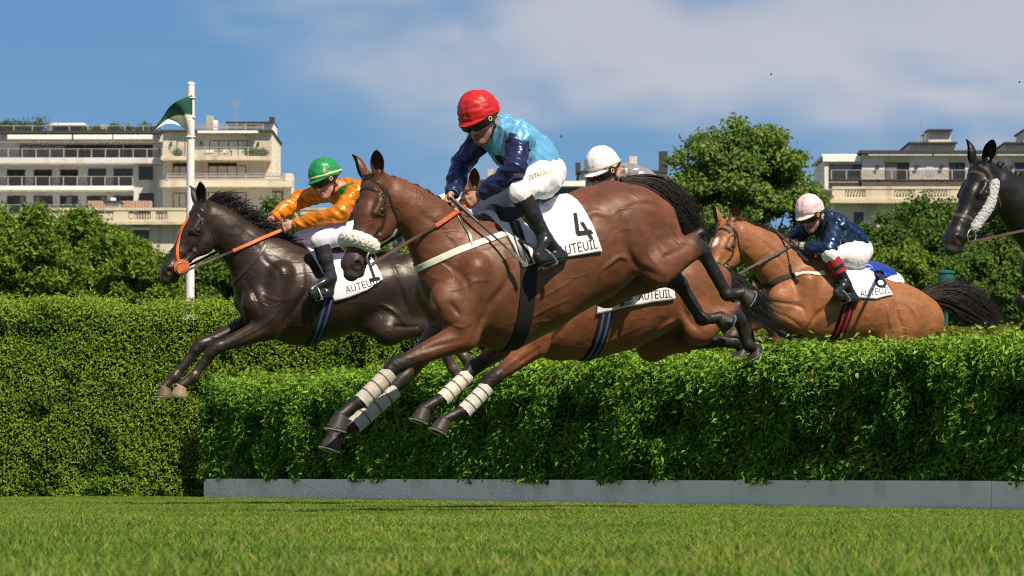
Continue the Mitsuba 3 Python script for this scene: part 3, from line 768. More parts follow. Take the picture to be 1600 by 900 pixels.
# lower terrace in front of both
D_ = Facade('terrace_house', 300.0, 'old cream stone house front with a long balustrade below the flat blocks')
D_.b('wall', 57, 351, 760, 520, 0.3, 12, 'm_cream')
D_.balustrade(57, 760, 325, 347, -.2, [(85, 118), (143, 178), (201, 236), (244, 262), (342, 470), (490, 560), (600, 640)])
D_.b('cornice', 53, 347, 764, 351.5, -.7, 1, 'm_stone')
D_.window(204, 359, 232, 391, 2, .2, ['m_pane_dark']); D_.b('blind', 203, 355.5, 233, 359, .0, .28, 'm_white')
for q in (100, 300, 400, 500, 600):
    D_.window(q, 359, q + 28, 391, 2, .2)
k_ = D_.b('terrace_fence', 130, 310, 232, 325, 3.0, 3.2, 'm_cedar')
for q in np.arange(131, 231, 5.0):
    D_.b('board', q, 309.6, q + 4.4, 325, 2.9, 2.99, 'm_cedar', k_)
k_ = D_.b('gable', 164, 317, 186, 325, -.1, 2, 'm_white'); D_.b('roof', 162, 314, 189, 317, -.4, 2.2, 'm_slate', k_); D_.b('chimney', 172, 308, 179, 314, .5, 1.2, 'm_white', k_)
# long building on the right
Q_ = Facade('long_terrace_building', 322.0, 'long pale building with roof pavilions and a balustraded terrace at the right')
Q_.b('wall', 1347, 241, 1720, 300, 0, 14, 'm_pinkwall')
Q_.b('roof', 1342, 236, 1724, 240.8, -.8, 14.5, 'm_slate')
Q_.b('wall', 1289, 249, 1346.6, 300, .5, 12, 'm_pinkwall'); Q_.b('roof', 1285, 240, 1341.6, 243, .5, 12, 'm_white'); Q_.b('parapet', 1286, 243.1, 1346.4, 252, .2, .48, 'm_white')
for x0, x1 in ((1356, 1455), (1458, 1550), (1556, 1700)):
    Q_.b('awning_box', x0, 241, x1, 243.6, -.7, -.05, 'm_white')
Q_.window(1296, 256, 1346, 279, 4, .42)
for x0, x1 in ((1383, 1421), (1483, 1508), (1585, 1623)):
    Q_.window(x0, 254, x1, 281, 2 if x1 - x0 > 30 else 3, -.06, None, 'm_yellowstone')
Q_.b('niche', 1447, 250, 1457, 276, -.05, .02, 'm_greywall')
for q in (1369, 1430, 1469, 1580):
    Q_.b('wall_lamp', q, 258, q + 5, 261, -.4, -.02, 'm_slate')
Q_.railing(1297, 1720, 267, 282, -1.3, 24)
Q_.b('balcony_slab', 1294, 282, 1722, 284, -1.5, -.02, 'm_slate')
Q_.b('recess', 1296, 284.1, 1720, 293, .4, 12, 'm_slate')
Q_.b('wall', 1300, 300.5, 1722, 520, -1.9, 12, 'm_cream')
Q_.balustrade(1296, 1722, 295, 315, -2.6, [(1316, 1348), (1392, 1425), (1437, 1474), (1500, 1540), (1560, 1600)])
Q_.b('cornice', 1292, 315, 1724, 321, -3.1, -1.95, 'm_stone')
Q_.window(1331, 334, 1346, 370, 2, -1.98)
for x0 in (1425, 1575):
    k_ = Q_.b('roof_pavilion', x0, 222, x0 + 72, 235.8, 2, 9, 'm_cream'); Q_.b('roof', x0 - 2, 219.5, x0 + 74, 222, 1.4, 9.6, 'm_slate', k_)
    Q_.b('lantern', x0 + 32, 200, x0 + 67, 219.3, 3, 8, 'm_cream', k_); Q_.b('lantern_roof', x0 + 30, 197.5, x0 + 69, 200, 2.5, 8.5, 'm_slate', k_)
a_, z0_ = Q_.pt(1445, 219.3); z1_ = Q_.pt(1445, 183)[1]
k_ = add('long_terrace_building__mast', tube(np.array([V3(a_, 324.6, z0_), V3(a_, 324.6, z1_)]), .05, 6), 'm_rail')
for q in (1432, 1451):
    xq, _ = Q_.pt(q, 205); add(k_ + '__bar', tube(np.array([V3(xq, 324.6, z0_), V3(xq, 324.6, Q_.pt(q, 205)[1])]), .04, 5), 'm_rail')
for yq in (205, 213):
    add(k_ + '__bar', tube(np.array([V3(Q_.pt(1432, yq)[0], 324.6, Q_.pt(1432, yq)[1]), V3(Q_.pt(1451, yq)[0], 324.6, Q_.pt(1451, yq)[1])]), .03, 5), 'm_rail')
# far buildings seen between the riders
M_ = Facade('glass_fronted_building', 420.0, 'low white building with glass front seen between the front jockey and the white-capped one')
M_.b('wall', 820, 292, 912, 520, 0, 14, 'm_greywall'); M_.b('roof', 814, 284, 914, 292, -1.2, 14, 'm_white')
for i_, x0 in enumerate((824, 845, 866, 887)):
    M_.window(x0, 294, x0 + 20, 306, 1, -.1, ['m_pane_mid']); M_.window(x0, 310, x0 + 20, 340, 1, -.1, ['m_pane_mid'])
N_b = Facade('tall_pale_house', 440.0, 'tall pale house with a dark chimney behind the white-capped jockey')
N_b.b('wall', 906, 270, 1040, 520, 0, 14, 'm_cream'); N_b.b('roof', 903, 267, 1043, 270, -.6, 14.5, 'm_slate'); N_b.b('chimney', 899.5, 254, 907, 272, -.3, 2, 'm_slate'); N_b.b('chimney', 984, 243, 996, 267, 1, 3, 'm_cream'); N_b.b('chimney', 1031, 235, 1044, 267, 1, 3, 'm_slate')
for x0 in (915, 940, 965, 990, 1015):
    N_b.window(x0, 280, x0 + 12, 300, 2, -.06)
O_ = Facade('white_pavilion', 380.0, 'white low-gabled roof just left of the front jockey hands')
O_.b('wall', 655, 318, 745, 520, 0, 12, 'm_greywall')
a_, zr = O_.pt(700, 301); b0, zb = O_.pt(655, 318); b1, _ = O_.pt(748, 318)
v = [[b0, 379, zb], [b1, 379, zb], [a_, 379, zr], [b0, 393, zb], [b1, 393, zb], [a_, 393, zr]]
add('white_pavilion__roof', trimesh.Trimesh(v, [[0, 1, 2], [3, 5, 4], [0, 2, 5], [0, 5, 3], [1, 4, 5], [1, 5, 2], [0, 3, 4], [0, 4, 1]], process=False), 'm_white')
O2 = Facade('chimneyed_house', 460.0, 'distant house top with brick chimneys above the front horse withers')
O2.b('wall', 748, 285, 800, 520, 0, 12, 'm_cream'); O2.b('roof', 744, 281, 803, 285, -.5, 12.5, 'm_slate'); O2.b('chimney', 762, 263, 770, 281, 1, 3, 'm_stone'); O2.b('chimney', 771, 266, 781, 281, 1, 3, 'm_cedar')

# green bin standing far behind the fence
lab('litter_bin', 'dark green round bin in front of the trees, right of the light bay horse rump', 'bin')
mat('bin', (.010, .10, .075), .45, .5)
c_ = at(1478, 458, 92.0); zt_ = at(1478, 424, 92.0)[2]; zb_ = c_[2]
add('litter_bin__body', lathe([(0, zb_), (.16, zb_), (.19, zb_ + .06), (.19, zt_ - .10), (.17, zt_ - .05)], V3(c_[0], 92, 0), 24), 'm_bin', 40)
add('litter_bin__lid', lathe([(.0, zt_ - .05), (.21, zt_ - .05), (.21, zt_ - .01), (.12, zt_ + .02), (0, zt_ + .03)], V3(c_[0], 92, 0), 24), 'm_bin', 40)
add('litter_bin__post', tube(np.array([V3(c_[0], 92, 0), V3(c_[0], 92, zb_ + .01)]), .05, 10), 'm_bin', True)
# ================================================================ horses
BLACK = (0.011, 0.010, 0.010)
HEAD = Field(0.0065)                                  # canonical head: x from the poll to the lips, y left, z out of the face; 0.60 m long
def _head():
    F = HEAD
    F.el((0.05, 0, -0.045), (0.115, 0.082, 0.085), col='coat', k=.03)
    F.rc((0.06, 0, -.055), (0.22, 0, -.058), .083, .088, 'coat', k=.03, sq=.95)
    F.rc((0.20, 0, -.052), (0.40, 0, -.052), .082, .060, 'coat', k=.03, sq=.84, col2='face')
    F.rc((0.38, 0, -.052), (0.52, 0, -.050), .061, .057, 'face', k=.025, sq=.93, col2='muzzle')
    F.rc((0.50, 0, -.052), (0.575, 0, -.064), .058, .043, 'muzzle', k=.025, sq=1.08)
    for s in (1, -1):
        F.el((0.205, s * .048, -.125), (.120, .042, .098), col='coat', k=.025)                       # cheek
        F.rc((0.20, s * .040, -.150), (0.44, s * .026, -.098), .042, .026, 'coat', k=.03, col2='muzzle')  # lower jaw
        F.rc((0.215, s * .080, -.072), (0.345, s * .054, -.080), .013, .009, 'coat', k=.02)          # facial crest
        F.rc((0.135, s * .088, -.020), (0.215, s * .086, -.014), .022, .018, 'coat', k=.02)          # brow
        F.rc((0.30, s * .036, -.022), (0.46, s * .024, -.022), .012, .010, 'face', k=.02)            # nasal bone edge
        F.el((0.185, s * .096, -.046), (.040, .020, .032), col='eyelid', k=.014)
        F.el((0.520, s * .048, -.036), (.040, .022, .036), col='muzzle', k=.015)                     # nostril rim
        F.rc((0.03, s * .045, -.01), (-.02, s * .058, .02), .040, .026, 'coat', k=.03)                # ear base
    F.rc((0.44, 0, -.098), (0.535, 0, -.108), .036, .030, 'muzzle', k=.02, sq=1.1)                   # chin
    F.el((0.582, 0, -.060), (.020, .036, .030), col='lip', k=.018)
    F.el((0.548, 0, -.112), (.024, .034, .022), col='lip', k=.016)
    for s in (1, -1):
        F.rc((0.60, s * .02, -.092), (0.485, s * .064, -.084), .005, .004, None, k=.010, op=-1)      # mouth
        F.el((0.535, s * .070, -.034), (.023, .020, .027), col=None, k=.010, op=-1)
        F.el((0.534, s * .062, -.034), (.027, .026, .030), col='nostril', k=.008, op=2)
        F.el((0.185, s * .116, -.047), (.029, .018, .021), col=None, k=.006, op=-1)
        F.el((0.165, s * .080, .022), (.035, .016, .014), col=None, k=.025, op=-1)                   # hollow above the eye
        F.rc((0.29, s * .066, -.105), (0.42, s * .056, -.072), .008, .006, None, k=.022, op=-1)      # under the crest
    F.build()
_head()

def ear_mesh(side, fwd=0.0, out=0.35, length=0.150):
    """A cupped ear, opening forwards and outwards, in head coordinates."""
    m, k = 14, 14
    base = V3(-.005, side * .056, .028)
    axis = V3(-0.80 + fwd, side * out, 0.42 + 0.7 * fwd); axis /= np.linalg.norm(axis)
    front = V3(0.45, side * .62, .80); front -= axis * (front @ axis); front /= np.linalg.norm(front)
    lat = np.cross(axis, front)
    v = []
    for i in range(m + 1):
        t = i / m
        w = 0.040 * (0.62 + 1.35 * t - 0.6 * t * t) * (1 - t**2.6)**0.8 + 0.0006
        curl = 2.35 - 1.25 * t
        for j in range(k + 1):
            a = (j / k * 2 - 1) * curl
            p = base + axis * (length * t) + lat * (w * math.sin(a) / max(math.sin(min(curl, 1.57)), .6)) - front * (w * (math.cos(a) - 0.1) * 0.92) + front * (0.022 * t * t)
            v.append(p)
    v = np.array(v)
    f = []
    for i in range(m):
        for j in range(k):
            a = i * (k + 1) + j
            f += [(a, a + 1, a + k + 2), (a, a + k + 2, a + k + 1)]
    mm = trimesh.Trimesh(v, f, process=False)
    n = mm.vertex_normals
    N = len(v)
    inner = v + 0.0035 * n * (1 if (n * (v - (base + axis * .05))).sum() < 0 else -1)
    f = np.array(f)
    tt = np.repeat(np.linspace(0, 1, m + 1), k + 1)
    return trimesh.Trimesh(np.vstack([v, inner]), np.vstack([f, f[:, ::-1] + N]), process=False), np.r_[tt, tt], np.r_[np.zeros(N), np.ones(N)]

class Horse:
    guard_r = .056
    def __init__(s, idx, yaw, px, depth, label, group=None):
        s.key = num('racehorse', idx)
        c, n = math.cos(math.radians(yaw)), math.sin(math.radians(yaw))
        s.M = np.array([[-c, n, 0], [-n, -c, 0], [0, 0, 1.0]])          # columns: heading, left, up
        o = at(px, 450, depth); s.o = V3(o[0], o[1], 0)
        s.cam = (CAM - s.o) @ s.M
        lab(s.key, label, 'horse')
    def W(s, p):
        return np.asarray(p) @ s.M.T + s.o
    def L(s, p):
        return (np.asarray(p) - s.o) @ s.M
    dx = 0
    def J(s, px, py, w=0.0):
        d = ray(px + s.dx, py) @ s.M
        return s.cam + d * ((w - s.cam[1]) / d[1])
    def hit(s, pts):
        d = np.array([ray(*p) for p in pts]) @ s.M
        d /= np.linalg.norm(d, axis=1, keepdims=True)
        t0 = (0.55 - s.cam[1]) / d[:, 1:2]
        return s.F.hit(s.cam + d * t0, d)
    def part(s, name, mesh, bsdf, smooth=False, color=None, label=None):
        m = trimesh.Trimesh(s.W(mesh.vertices), mesh.faces, process=False)
        k = add(s.key + '__' + name, m, bsdf, smooth, color)
        if label:
            lab(k, label)
        return k
    # ------------------------------------------------------------ the animal
    def build(s, tr):
        J, F = s.J, Field(tr.get('h', 0.010))
        s.F, s.tr = F, tr
        C = dict(coat=tr['coat'], face=tr.get('face', tr['coat']), muzzle=tr['muzzle'], lip=tr.get('lip', tr['muzzle']), eyelid=tr.get('eyelid', tr['muzzle']), nostril=(0.02, 0.008, 0.008))
        coat, belly, point = C['coat'], tr.get('belly', C['coat']), tr.get('points', BLACK)
        U = (0, 1, 0)
        def chain(st, k, drop=0.0):
            q = []
            for tp, bt, hw in st:
                if np.isscalar(bt):                                    # centre and radius in pixels
                    c, r = J(*tp), abs(J(tp[0], tp[1] + bt)[2] - J(*tp)[2])
                else:
                    a, b = J(*tp), J(*bt)
                    c, r = (a + b) / 2, np.linalg.norm(a - b) / 2
                q.append((c, r, hw / r))
            for (c0, r0, s0), (c1, r1, s1) in zip(q, q[1:]):
                F.rc(c0, c1, r0, r1, coat, k=k, sq=(s0 + s1) / 2, u=U)
            return q
        s.torso = chain(tr['torso'], .05)
        s.neck = chain(tr['neck'], .05)
        for a, b in zip(tr['torso'], tr['torso'][1:]):                  # spine ridge
            F.rc(J(*a[0]) - V3(0, 0, .075), J(*b[0]) - V3(0, 0, .075), .072, .072, coat, k=.07)
        # head
        p0, p1 = J(*tr['poll']), J(*tr['lips'])
        x = p1 - p0; L = np.linalg.norm(x); x /= L
        z = V3(-x[2], 0, x[0]); y = np.cross(z, x)
        R = Rotation.from_euler('z', tr.get('turn', 0), degrees=True).as_matrix() @ np.stack([x, y, z], 1)
        R = R @ Rotation.from_euler('x', tr.get('roll', 0), degrees=True).as_matrix()
        s.hs, s.hR, s.ho = L / 0.60 * tr.get('headscale', 1.0), R, p0
        F.place(HEAD, R, p0, s.hs, {**C, 'coat': tr.get('head', coat)})
        g = s.G = lambda p: s.ho + s.hs * (np.asarray(p, float) @ s.hR.T)
        a = s.neck[-1]
        F.rc(a[0], g((0.075, 0, -.075)), a[1] * .92, .088 * s.hs, coat, k=.05, sq=.72, u=R[:, 1])
        for e in tr.get('paint', []):                                   # markings of the coat
            F.el(g(e[0]), np.array(e[1]) * s.hs, R, e[2], k=e[3], op=2)
        # legs
        for leg in tr['legs']:
            front, near, far = leg['kind'] == 'fore', leg['near'], leg.get('w', {})
            sg = 1 if near else -1
            w = dict(sh=.155, el=.165, kn=.13, fe=.12, to=.12, hip=.13, st=.185, hk=.135); w.update(far)
            P = {k: J(*v, sg * w[k]) for k, v in leg['j'].items()}
            f_, t_ = P['fe'], P['to']
            sock = leg.get('sock', point)
            if front:
                S, E, K = P['sh'], P['el'], P['kn']
                wt = s.torso[2][0] * .5 + s.torso[1][0] * .5
                top = V3(wt[0] - .02, sg * .10, wt[2] + .17)
                F.rc(top, S, .085, .115, coat, k=.06, sq=.62, u=U)                        # shoulder blade
                F.rc(S, E, .105, .085, coat, k=.05, sq=.75, u=U)                          # upper arm
                F.rc(top * .55 + S * .45 + V3(-.10, 0, -.02), E + V3(-.02, 0, .03), .09, .075, coat, k=.05, sq=.7, u=U)   # triceps
                ax = (K - E) / np.linalg.norm(K - E)
                fr = V3(-ax[2], 0, ax[0]); fr = fr * (1 if fr[0] > 0 or (abs(fr[0]) < .2 and fr[2] > 0) else -1)
                F.rc(E + ax * .02, K - ax * .03, .085, .043, coat, k=.045, col2=point, c0=.52, c1=.95)
                F.rc(E + ax * .05 + fr * .035, E + ax * .27 + fr * .012, .050, .028, coat, k=.03, col2=point, c0=.6, c1=1.4)       # extensor
                F.rc(E + ax * .03 - fr * .035, E + ax * .26 - fr * .020, .046, .022, coat, k=.03, col2=point, c0=.6, c1=1.4)
                F.rc(K - ax * .035, K + (f_ - K) / np.linalg.norm(f_ - K) * .04, .047, .043, point, k=.03)
                F.el(K + fr * .018, .032, None, point, k=.025)
                hindpt = K
            else:
                Hp, St, K = P['hip'], P['st'], P['hk']
                r0 = leg.get('rh', .19)
                F.rc(Hp, St, r0, .115, coat, k=.06, sq=.60, u=U)
                bt = J(*leg['but'], sg * .10) if 'but' in leg else Hp + V3(-.14, 0, -.02)
                mid = St * .42 + K * .58
                F.rc(bt, mid, .115, .055, coat, k=.06, sq=.75, u=U)                       # hamstring
                ax = (K - St) / np.linalg.norm(K - St)
                out = ax + (K - f_) / np.linalg.norm(K - f_); out /= max(np.linalg.norm(out), .3)
                F.rc(St + ax * .02, K - ax * .05, .100, .045, coat, k=.05, sq=.85, u=U, col2=point, c0=.78, c1=1.0)
                F.el(St - out * .03, .075, None, coat, k=.05)                             # stifle
                F.rc(mid + out * .040, K + out * .068, .034, .027, coat, k=.030, col2=point, c0=.55, c1=.85)   # tendon to the point of the hock
                F.el(K + out * .066, .031, None, point, k=.02)
                F.rc(K - ax * .05, K + (f_ - K) / np.linalg.norm(f_ - K) * .06, .055, .046, point, k=.03)
                F.rc(St + V3(0, sg * .085, 0) + ax * .03 + out * .02, mid + V3(0, sg * .06, 0) + out * .012, .008, .005, None, k=.022, op=-1)
            cx = (f_ - K) / np.linalg.norm(f_ - K)
            back = V3(cx[2], 0, -cx[0])
            if front and back[0] > 0 and cx[2] < -.2 or (front and cx[2] >= -.2 and back[2] < 0): back = -back
            if not front: back = back if back @ out > 0 else -back
            rk = 1.0 if front else 1.22
            F.rc(K + cx * .03, f_ - cx * .03, .034 * rk, .029 * rk, point, k=.025, sq=.85, u=U, col2=sock, c0=.6, c1=1.0)
            F.rc(K + cx * .05 + back * .024, f_ + back * .018, .020, .019, point, k=.018, col2=sock, c0=.6, c1=1.0)   # tendons
            F.el(f_ + back * .008, .038, None, sock, k=.025)
            dx = (t_ - f_); Lp = np.linalg.norm(dx); dx /= Lp
            cor = f_ + dx * (Lp * .52)
            F.rc(f_, cor + dx * .02, .031, .037, sock, k=.022)
            leg.update(P=P, cor=cor, dx=dx, back=back, K=K, cx=cx, sg=sg)
        for q in tr.get('extra', []):                                   # muscles and hollows particular to this pose
            if q[0] == 'el':
                F.el(J(*q[1]), q[2], None, q[4] if len(q) > 4 and q[4] is not None else (coat if q[3] > 0 else None), k=abs(q[3]), op=1 if q[3] > 0 else -1)
            else:
                F.rc(J(*q[1]), J(*q[2]), q[3], q[4], coat if q[5] > 0 else None, k=abs(q[5]), sq=q[6] if len(q) > 6 else 1, op=1 if q[5] > 0 else -1)
        sd = tr.get('seed', 1)
        marks = []
        for pts, w_, depth, wd in tr.get('lines', []):                  # edges of muscles, folds (depth < 0) and veins (depth > 0)
            q = curve([J(a, b, w_) for a, b in pts], 60)
            marks.append((cKDTree(q[:, [0, 2]]), depth, wd, np.sin(np.linspace(.25, 2.89, 60))))
        def relief(v):
            o = np.zeros(len(v)); near = np.abs(v[:, 1]) > .035
            for t, depth, wd, fade in marks:
                d, k = t.query(v[near][:, [0, 2]], distance_upper_bound=3 * wd)
                ok = np.isfinite(d); e = np.zeros(len(d)); e[ok] = depth * np.exp(-(d[ok] / wd)**2) * fade[np.minimum(k[ok], 59)]
                o[near] += e
            return o
        def disp(v, n):
            return relief(v) + disp0(v, n)
        def disp0(v, n):
            a = meshkit.noise(v * V3(9, 9, 16) + sd, sd); b = meshkit.noise(v * V3(26, 26, 34) + 2 * sd, sd + 3)
            return 0.0022 * ((1 - np.abs(2 * a - 1)) - .5) + 0.0010 * (b - .5)
        m = F.build(disp)
        col = F.colors(m.vertices, .014)
        V = m.vertices
        n3 = meshkit.fbm(V * 6 + 3 * sd, 3, sd)[:, None]                # uneven colour of the coat: dapples, damp hair, rubbed hair
        dap = meshkit.noise(V * V3(24, 24, 28) + sd, sd + 5)[:, None]
        lay = V + .03 * (meshkit.noise(V * 9, sd + 2)[:, None] - .5)
        fine = meshkit.noise(lay * V3(45, 70, 115) + sd, sd + 9)[:, None] * .6 + meshkit.noise(lay * V3(110, 110, 200) + sd, sd + 11)[:, None] * .4
        col = col * (0.66 + 0.68 * n3) * (0.86 + 0.28 * dap) * (0.74 + 0.52 * fine)
        col = col * (1 + (dap - .5) * V3(.10, -.02, -.10))
        s.part('body', m, tr.get('mat', 'm_coat'), True, np.clip(col, 0.004, 1))
        # eyes, ears, hooves
        for sg in (1, -1):
            e = trimesh.creation.icosphere(3, .0255 * s.hs); e.vertices += g((0.185, sg * .0920, -.046))
            s.part('eye', e, 'm_eye', True)
            fw, ot = tr.get('ears', {}).get(sg, (0.0, 0.30))
            em, tt, inn = ear_mesh(sg, fw, ot)
            ec = np.array(coat)[None] * (1 - .80 * np.maximum(tt**2, .55 * inn))[:, None]
            em.vertices = g(em.vertices)
            s.part('ear', em, 'm_coat', True, np.clip(ec, .006, 1))
        for leg in tr['legs']:
            s.hoof(leg)
        return s
    def hoof(s, leg):
        dx, cor = leg['dx'], leg['cor']
        a = math.radians(-130)
        heel = V3(dx[0] * math.cos(a) - dx[2] * math.sin(a), 0, dx[0] * math.sin(a) + dx[2] * math.cos(a))
        if not leg.get('fwd', True):
            a = -a; heel = V3(dx[0] * math.cos(a) - dx[2] * math.sin(a), 0, dx[0] * math.sin(a) + dx[2] * math.cos(a))
        nrm = np.cross(heel, V3(0, 1, 0))
        if nrm @ dx > 0: nrm = -nrm                                   # out of the sole's upper side
        up = nrm
        toe = leg['P']['to']
        q = np.arange(28) * 2 * np.pi / 28
        rings, col = [], []
        hc = leg.get('hoof', (0.035, 0.030, 0.027))
        for t in np.linspace(0, 1, 8):
            c = cor * (1 - t) + (toe + heel * .068) * t
            ra, rb = .041 + .023 * t, .040 + .018 * t
            e = np.cos(q); e2 = np.where(e < 0, e * .88, e)             # towards the toe e < 0 points along -heel
            tilt = up * (.010 * (1 - t))
            ring = c + heel[None] * (ra * np.cos(q))[:, None] + V3(0, 1, 0)[None] * (rb * np.sin(q))[:, None] + (up[None] * ((np.cos(q) * -.012) * (1 - t))[:, None])
            rings.append(ring * (1 + 0)); 
            col.append(np.tile(np.array(hc) * (0.75 + .5 * abs(math.sin(t * 14))), (28, 1)))
        v = np.vstack(rings + [rings[-1].mean(0)[None] + up * .008, rings[0].mean(0)[None]])
        f = []
        for i in range(7):
            for j in range(28):
                b, e = i * 28 + j, i * 28 + (j + 1) % 28
                f += [(b, e, e + 28), (b, e + 28, b + 28)]
        for j in range(28):
            f += [(7 * 28 + j, 7 * 28 + (j + 1) % 28, 224), ((j + 1) % 28, j, 225)]
        m = trimesh.Trimesh(v, f, process=False); m.fix_normals()
        k = s.part('hoof', m, 'm_hoof', 50, None) if False else None
        m.merge_vertices()
        hk = s.part('hoof', m, 'm_hoof', True, np.array(hc) * (.8 + .4 * meshkit.noise(m.vertices * 60)[:, None]))
        sole = rings[-1]
        c = np.vstack([sole[4:25] - up * .004])
        sm = sweep(c, np.tile(-up, (len(c), 1)), .020, .009)
        mm = trimesh.Trimesh(s.W(sm.vertices), sm.faces, process=False)
        add(hk + '__horseshoe', mm, 'm_steel', 40)
    # ------------------------------------------------------------ tack
    def strap(s, name, pts, w, th, bsdf, color, lift=.004, n=60, closed=False, field=None, label=None):
        c = curve(pts, n)
        c, nn = (field or s.F).snap(c, lift)
        for _ in range(2):
            c[1:-1] = .25 * c[:-2] + .5 * c[1:-1] + .25 * c[2:]
        return s.part(name, sweep(c, nn, w, th, closed), bsdf, 50, color if color is None else None, label) if color is None else s._strapc(name, sweep(c, nn, w, th, closed), bsdf, color, label)
    def _strapc(s, name, m, bsdf, color, label):
        return s.part(name, m, bsdf, False, np.asarray(color) * (.85 + .3 * meshkit.noise(m.vertices * 40)[:, None]), label)
    def bridle(s, color, rubber=None, noseband=True, fleece=None, cheek_fleece=False):
        g, F, H = s.G, s.F, HEAD
        sc = s.hs
        def path(pts, n=40, lift=.004):
            c = curve(pts, n); c, nn = F.snap(g(H.snap(c, .004)[0]), lift, 14)
            for _ in range(3):
                c[1:-1] = .25 * c[:-2] + .5 * c[1:-1] + .25 * c[2:]
            return c, nn
        ms = []
        def band(pts, w, th=.005, n=40, lift=.003):
            c, nn = path(pts, n, lift); ms.append(sweep(c, nn, w * sc, th))
        for sg in (1, -1):
            band([(.030, sg * .03, .045), (.055, sg * .085, -.01), (.10, sg * .105, -.05), (.20, sg * .100, -.088), (.32, sg * .080, -.100), (.44, sg * .062, -.088)], .020)
            band([(.055, sg * .085, -.03), (.13, sg * .075, -.13), (.17, sg * .055, -.20), (.175, 0, -.225)], .013)      # throat lash
            band([(.10, sg * .105, -.045), (.095, sg * .085, .015), (.085, sg * .04, .045), (.08, 0, .05)], .020)          # brow band
            for xx in (.30, .40):                                                                                    # buckles
                c, nn = path([(xx, sg * .100, -.07 - .10 * xx), (xx + .022, sg * .098, -.07 - .10 * (xx + .022))], 5, .007)
                b = sweep(c, nn, .026 * sc, .006)
                s._buckle = getattr(s, '_buckle', []) + [b]
        if noseband:
            band([(.385, 0, .02), (.375, .045, -.01), (.365, .075, -.055), (.375, .055, -.115), (.385, 0, -.145)], .024)
            band([(.385, 0, .02), (.375, -.045, -.01), (.365, -.075, -.055), (.375, -.055, -.115), (.385, 0, -.145)], .024)
        for b in ms:
            s._strapc('bridle_strap', b, 'm_leather', color, None)
        if rubber is not None:
            for sg in (1, -1):
                c, nn = path([(.455, sg * .08, -.08), (.40, sg * .066, -.02), (.30, sg * .03, .02), (.12, sg * .008, .04)], 30, .004)
                s._strapc('rubber_face_strap', sweep(c, nn, .020 * sc, .006), 'm_leather', rubber, None)
        continue_ = 0
        if False: s._strapc('bridle', m, 'm_leather', color, None)
        for b in s._buckle: s.part('buckle', b, 'm_steel', 40)
        for sg in (1, -1):
            o = g((.468, sg * .090, -.092))
            a = np.linspace(0, 2 * np.pi, 33)
            ring = o + .040 * sc * (np.cos(a)[:, None] * s.hR[:, 0] + np.sin(a)[:, None] * (s.hR[:, 2] + .15 * sg * s.hR[:, 1]))
            s.part('bit_ring', tube(ring, .0050, 8), 'm_steel', True)
            if rubber is not None:
                d = trimesh.creation.cylinder(s.guard_r * sc, .010, sections=28)
                d.apply_transform(np.block([[frame(s.hR[:, 1] + .1 * s.hR[:, 0]), (g((.462, sg * .084, -.090)))[:, None]], [np.zeros((1, 3)), 1]]))
                s._strapc('bit_guard', d.subdivide(), 'm_leather', rubber, None)
            setattr(s, 'bit_l' if sg > 0 else 'bit_r', g((.50, sg * .096, -.105)))
        s.part('bit', tube(np.array([g((.468, .085, -.092)), g((.468, 0, -.10)), g((.468, -.085, -.092))]), .007, 8), 'm_steel', True)
        if fleece is not None:
            for nm, paths in (('noseband_fleece', [[(.395, sg * a, b) for sg, a, b in ((1, .070, -.075), (1, .066, -.03), (1, .04, .008), (1, 0, .022), (-1, .04, .008), (-1, .066, -.03), (-1, .070, -.075))]]),):
                Ff = Field(.006)
                for pt in paths:
                    c, nn = path(pt, 26, .022)
                    for a, b in zip(c, c[1:]):
                        Ff.rc(a, b, .042, .042, fleece, k=.012, sq=1.0)
                m = Ff.build(lambda v, n: .010 * (meshkit.noise(v * 95, 4) - .45) + .006 * (meshkit.noise(v * 210, 5) - .5))
                s.part('sheepskin_noseband', m, 'm_fleece', True, np.asarray(fleece) * np.ones((len(m.vertices), 1)), 'thick white sheepskin noseband')
        if cheek_fleece:
            Ff = Field(.006)
            for sg in (1, -1):
                c, nn = path([(.09, sg * .105, -.075), (.20, sg * .102, -.100), (.31, sg * .080, -.108), (.40, sg * .066, -.100)], 22, .014)
                for i, (a, b) in enumerate(zip(c, c[1:])):
                    r = .034 - .006 * abs(i / 21 - .45)
                    Ff.rc(a, b, r, r, fleece, k=.012)
            col = (.42, .44, .47)
            m = Ff.build(lambda v, n: .011 * (meshkit.noise(v * 95, 4) - .45) + .006 * (meshkit.noise(v * 210, 5) - .5))
            s.part('sheepskin_cheekpiece', m, 'm_fleece', True, np.asarray(col) * np.ones((len(m.vertices), 1)), 'grey sheepskin cheekpieces')
    def rein(s, hand_l, hand_r, leather, grip, split=.55, sag=.0):
        for o, h in ((s.bit_l, hand_l), (s.bit_r, hand_r)):
            w = curve([o, h], 40)
            for _ in range(30):
                d = s.F.sd(w); push = np.clip(.016 - d, 0, .02) * (d < .016)
                w[1:-1] += (s.F.grad(w) * V3(.3, 1, .3) * push[:, None])[1:-1]
                w[1:-1] = .25 * w[:-2] + .5 * w[1:-1] + .25 * w[2:]
            cut = int(40 * split)
            a, b = curve(w[:cut + 1], 16), curve(w[cut:], 20)
            nn = np.tile(V3(0, 1 if o[1] > 0 else -1, .25), (16, 1))
            k = s._strapc('rein', sweep(a, nn, .019, .005), 'm_leather', leather, None)
            m = sweep(b, np.tile(nn[0], (20, 1)), .026, .008)
            mm = trimesh.Trimesh(s.W(m.vertices), m.faces, process=False)
            add(k + '__rubber_grip', mm, 'm_leather', False, np.asarray(grip) * (.85 + .3 * meshkit.noise(m.vertices * 60)[:, None]))
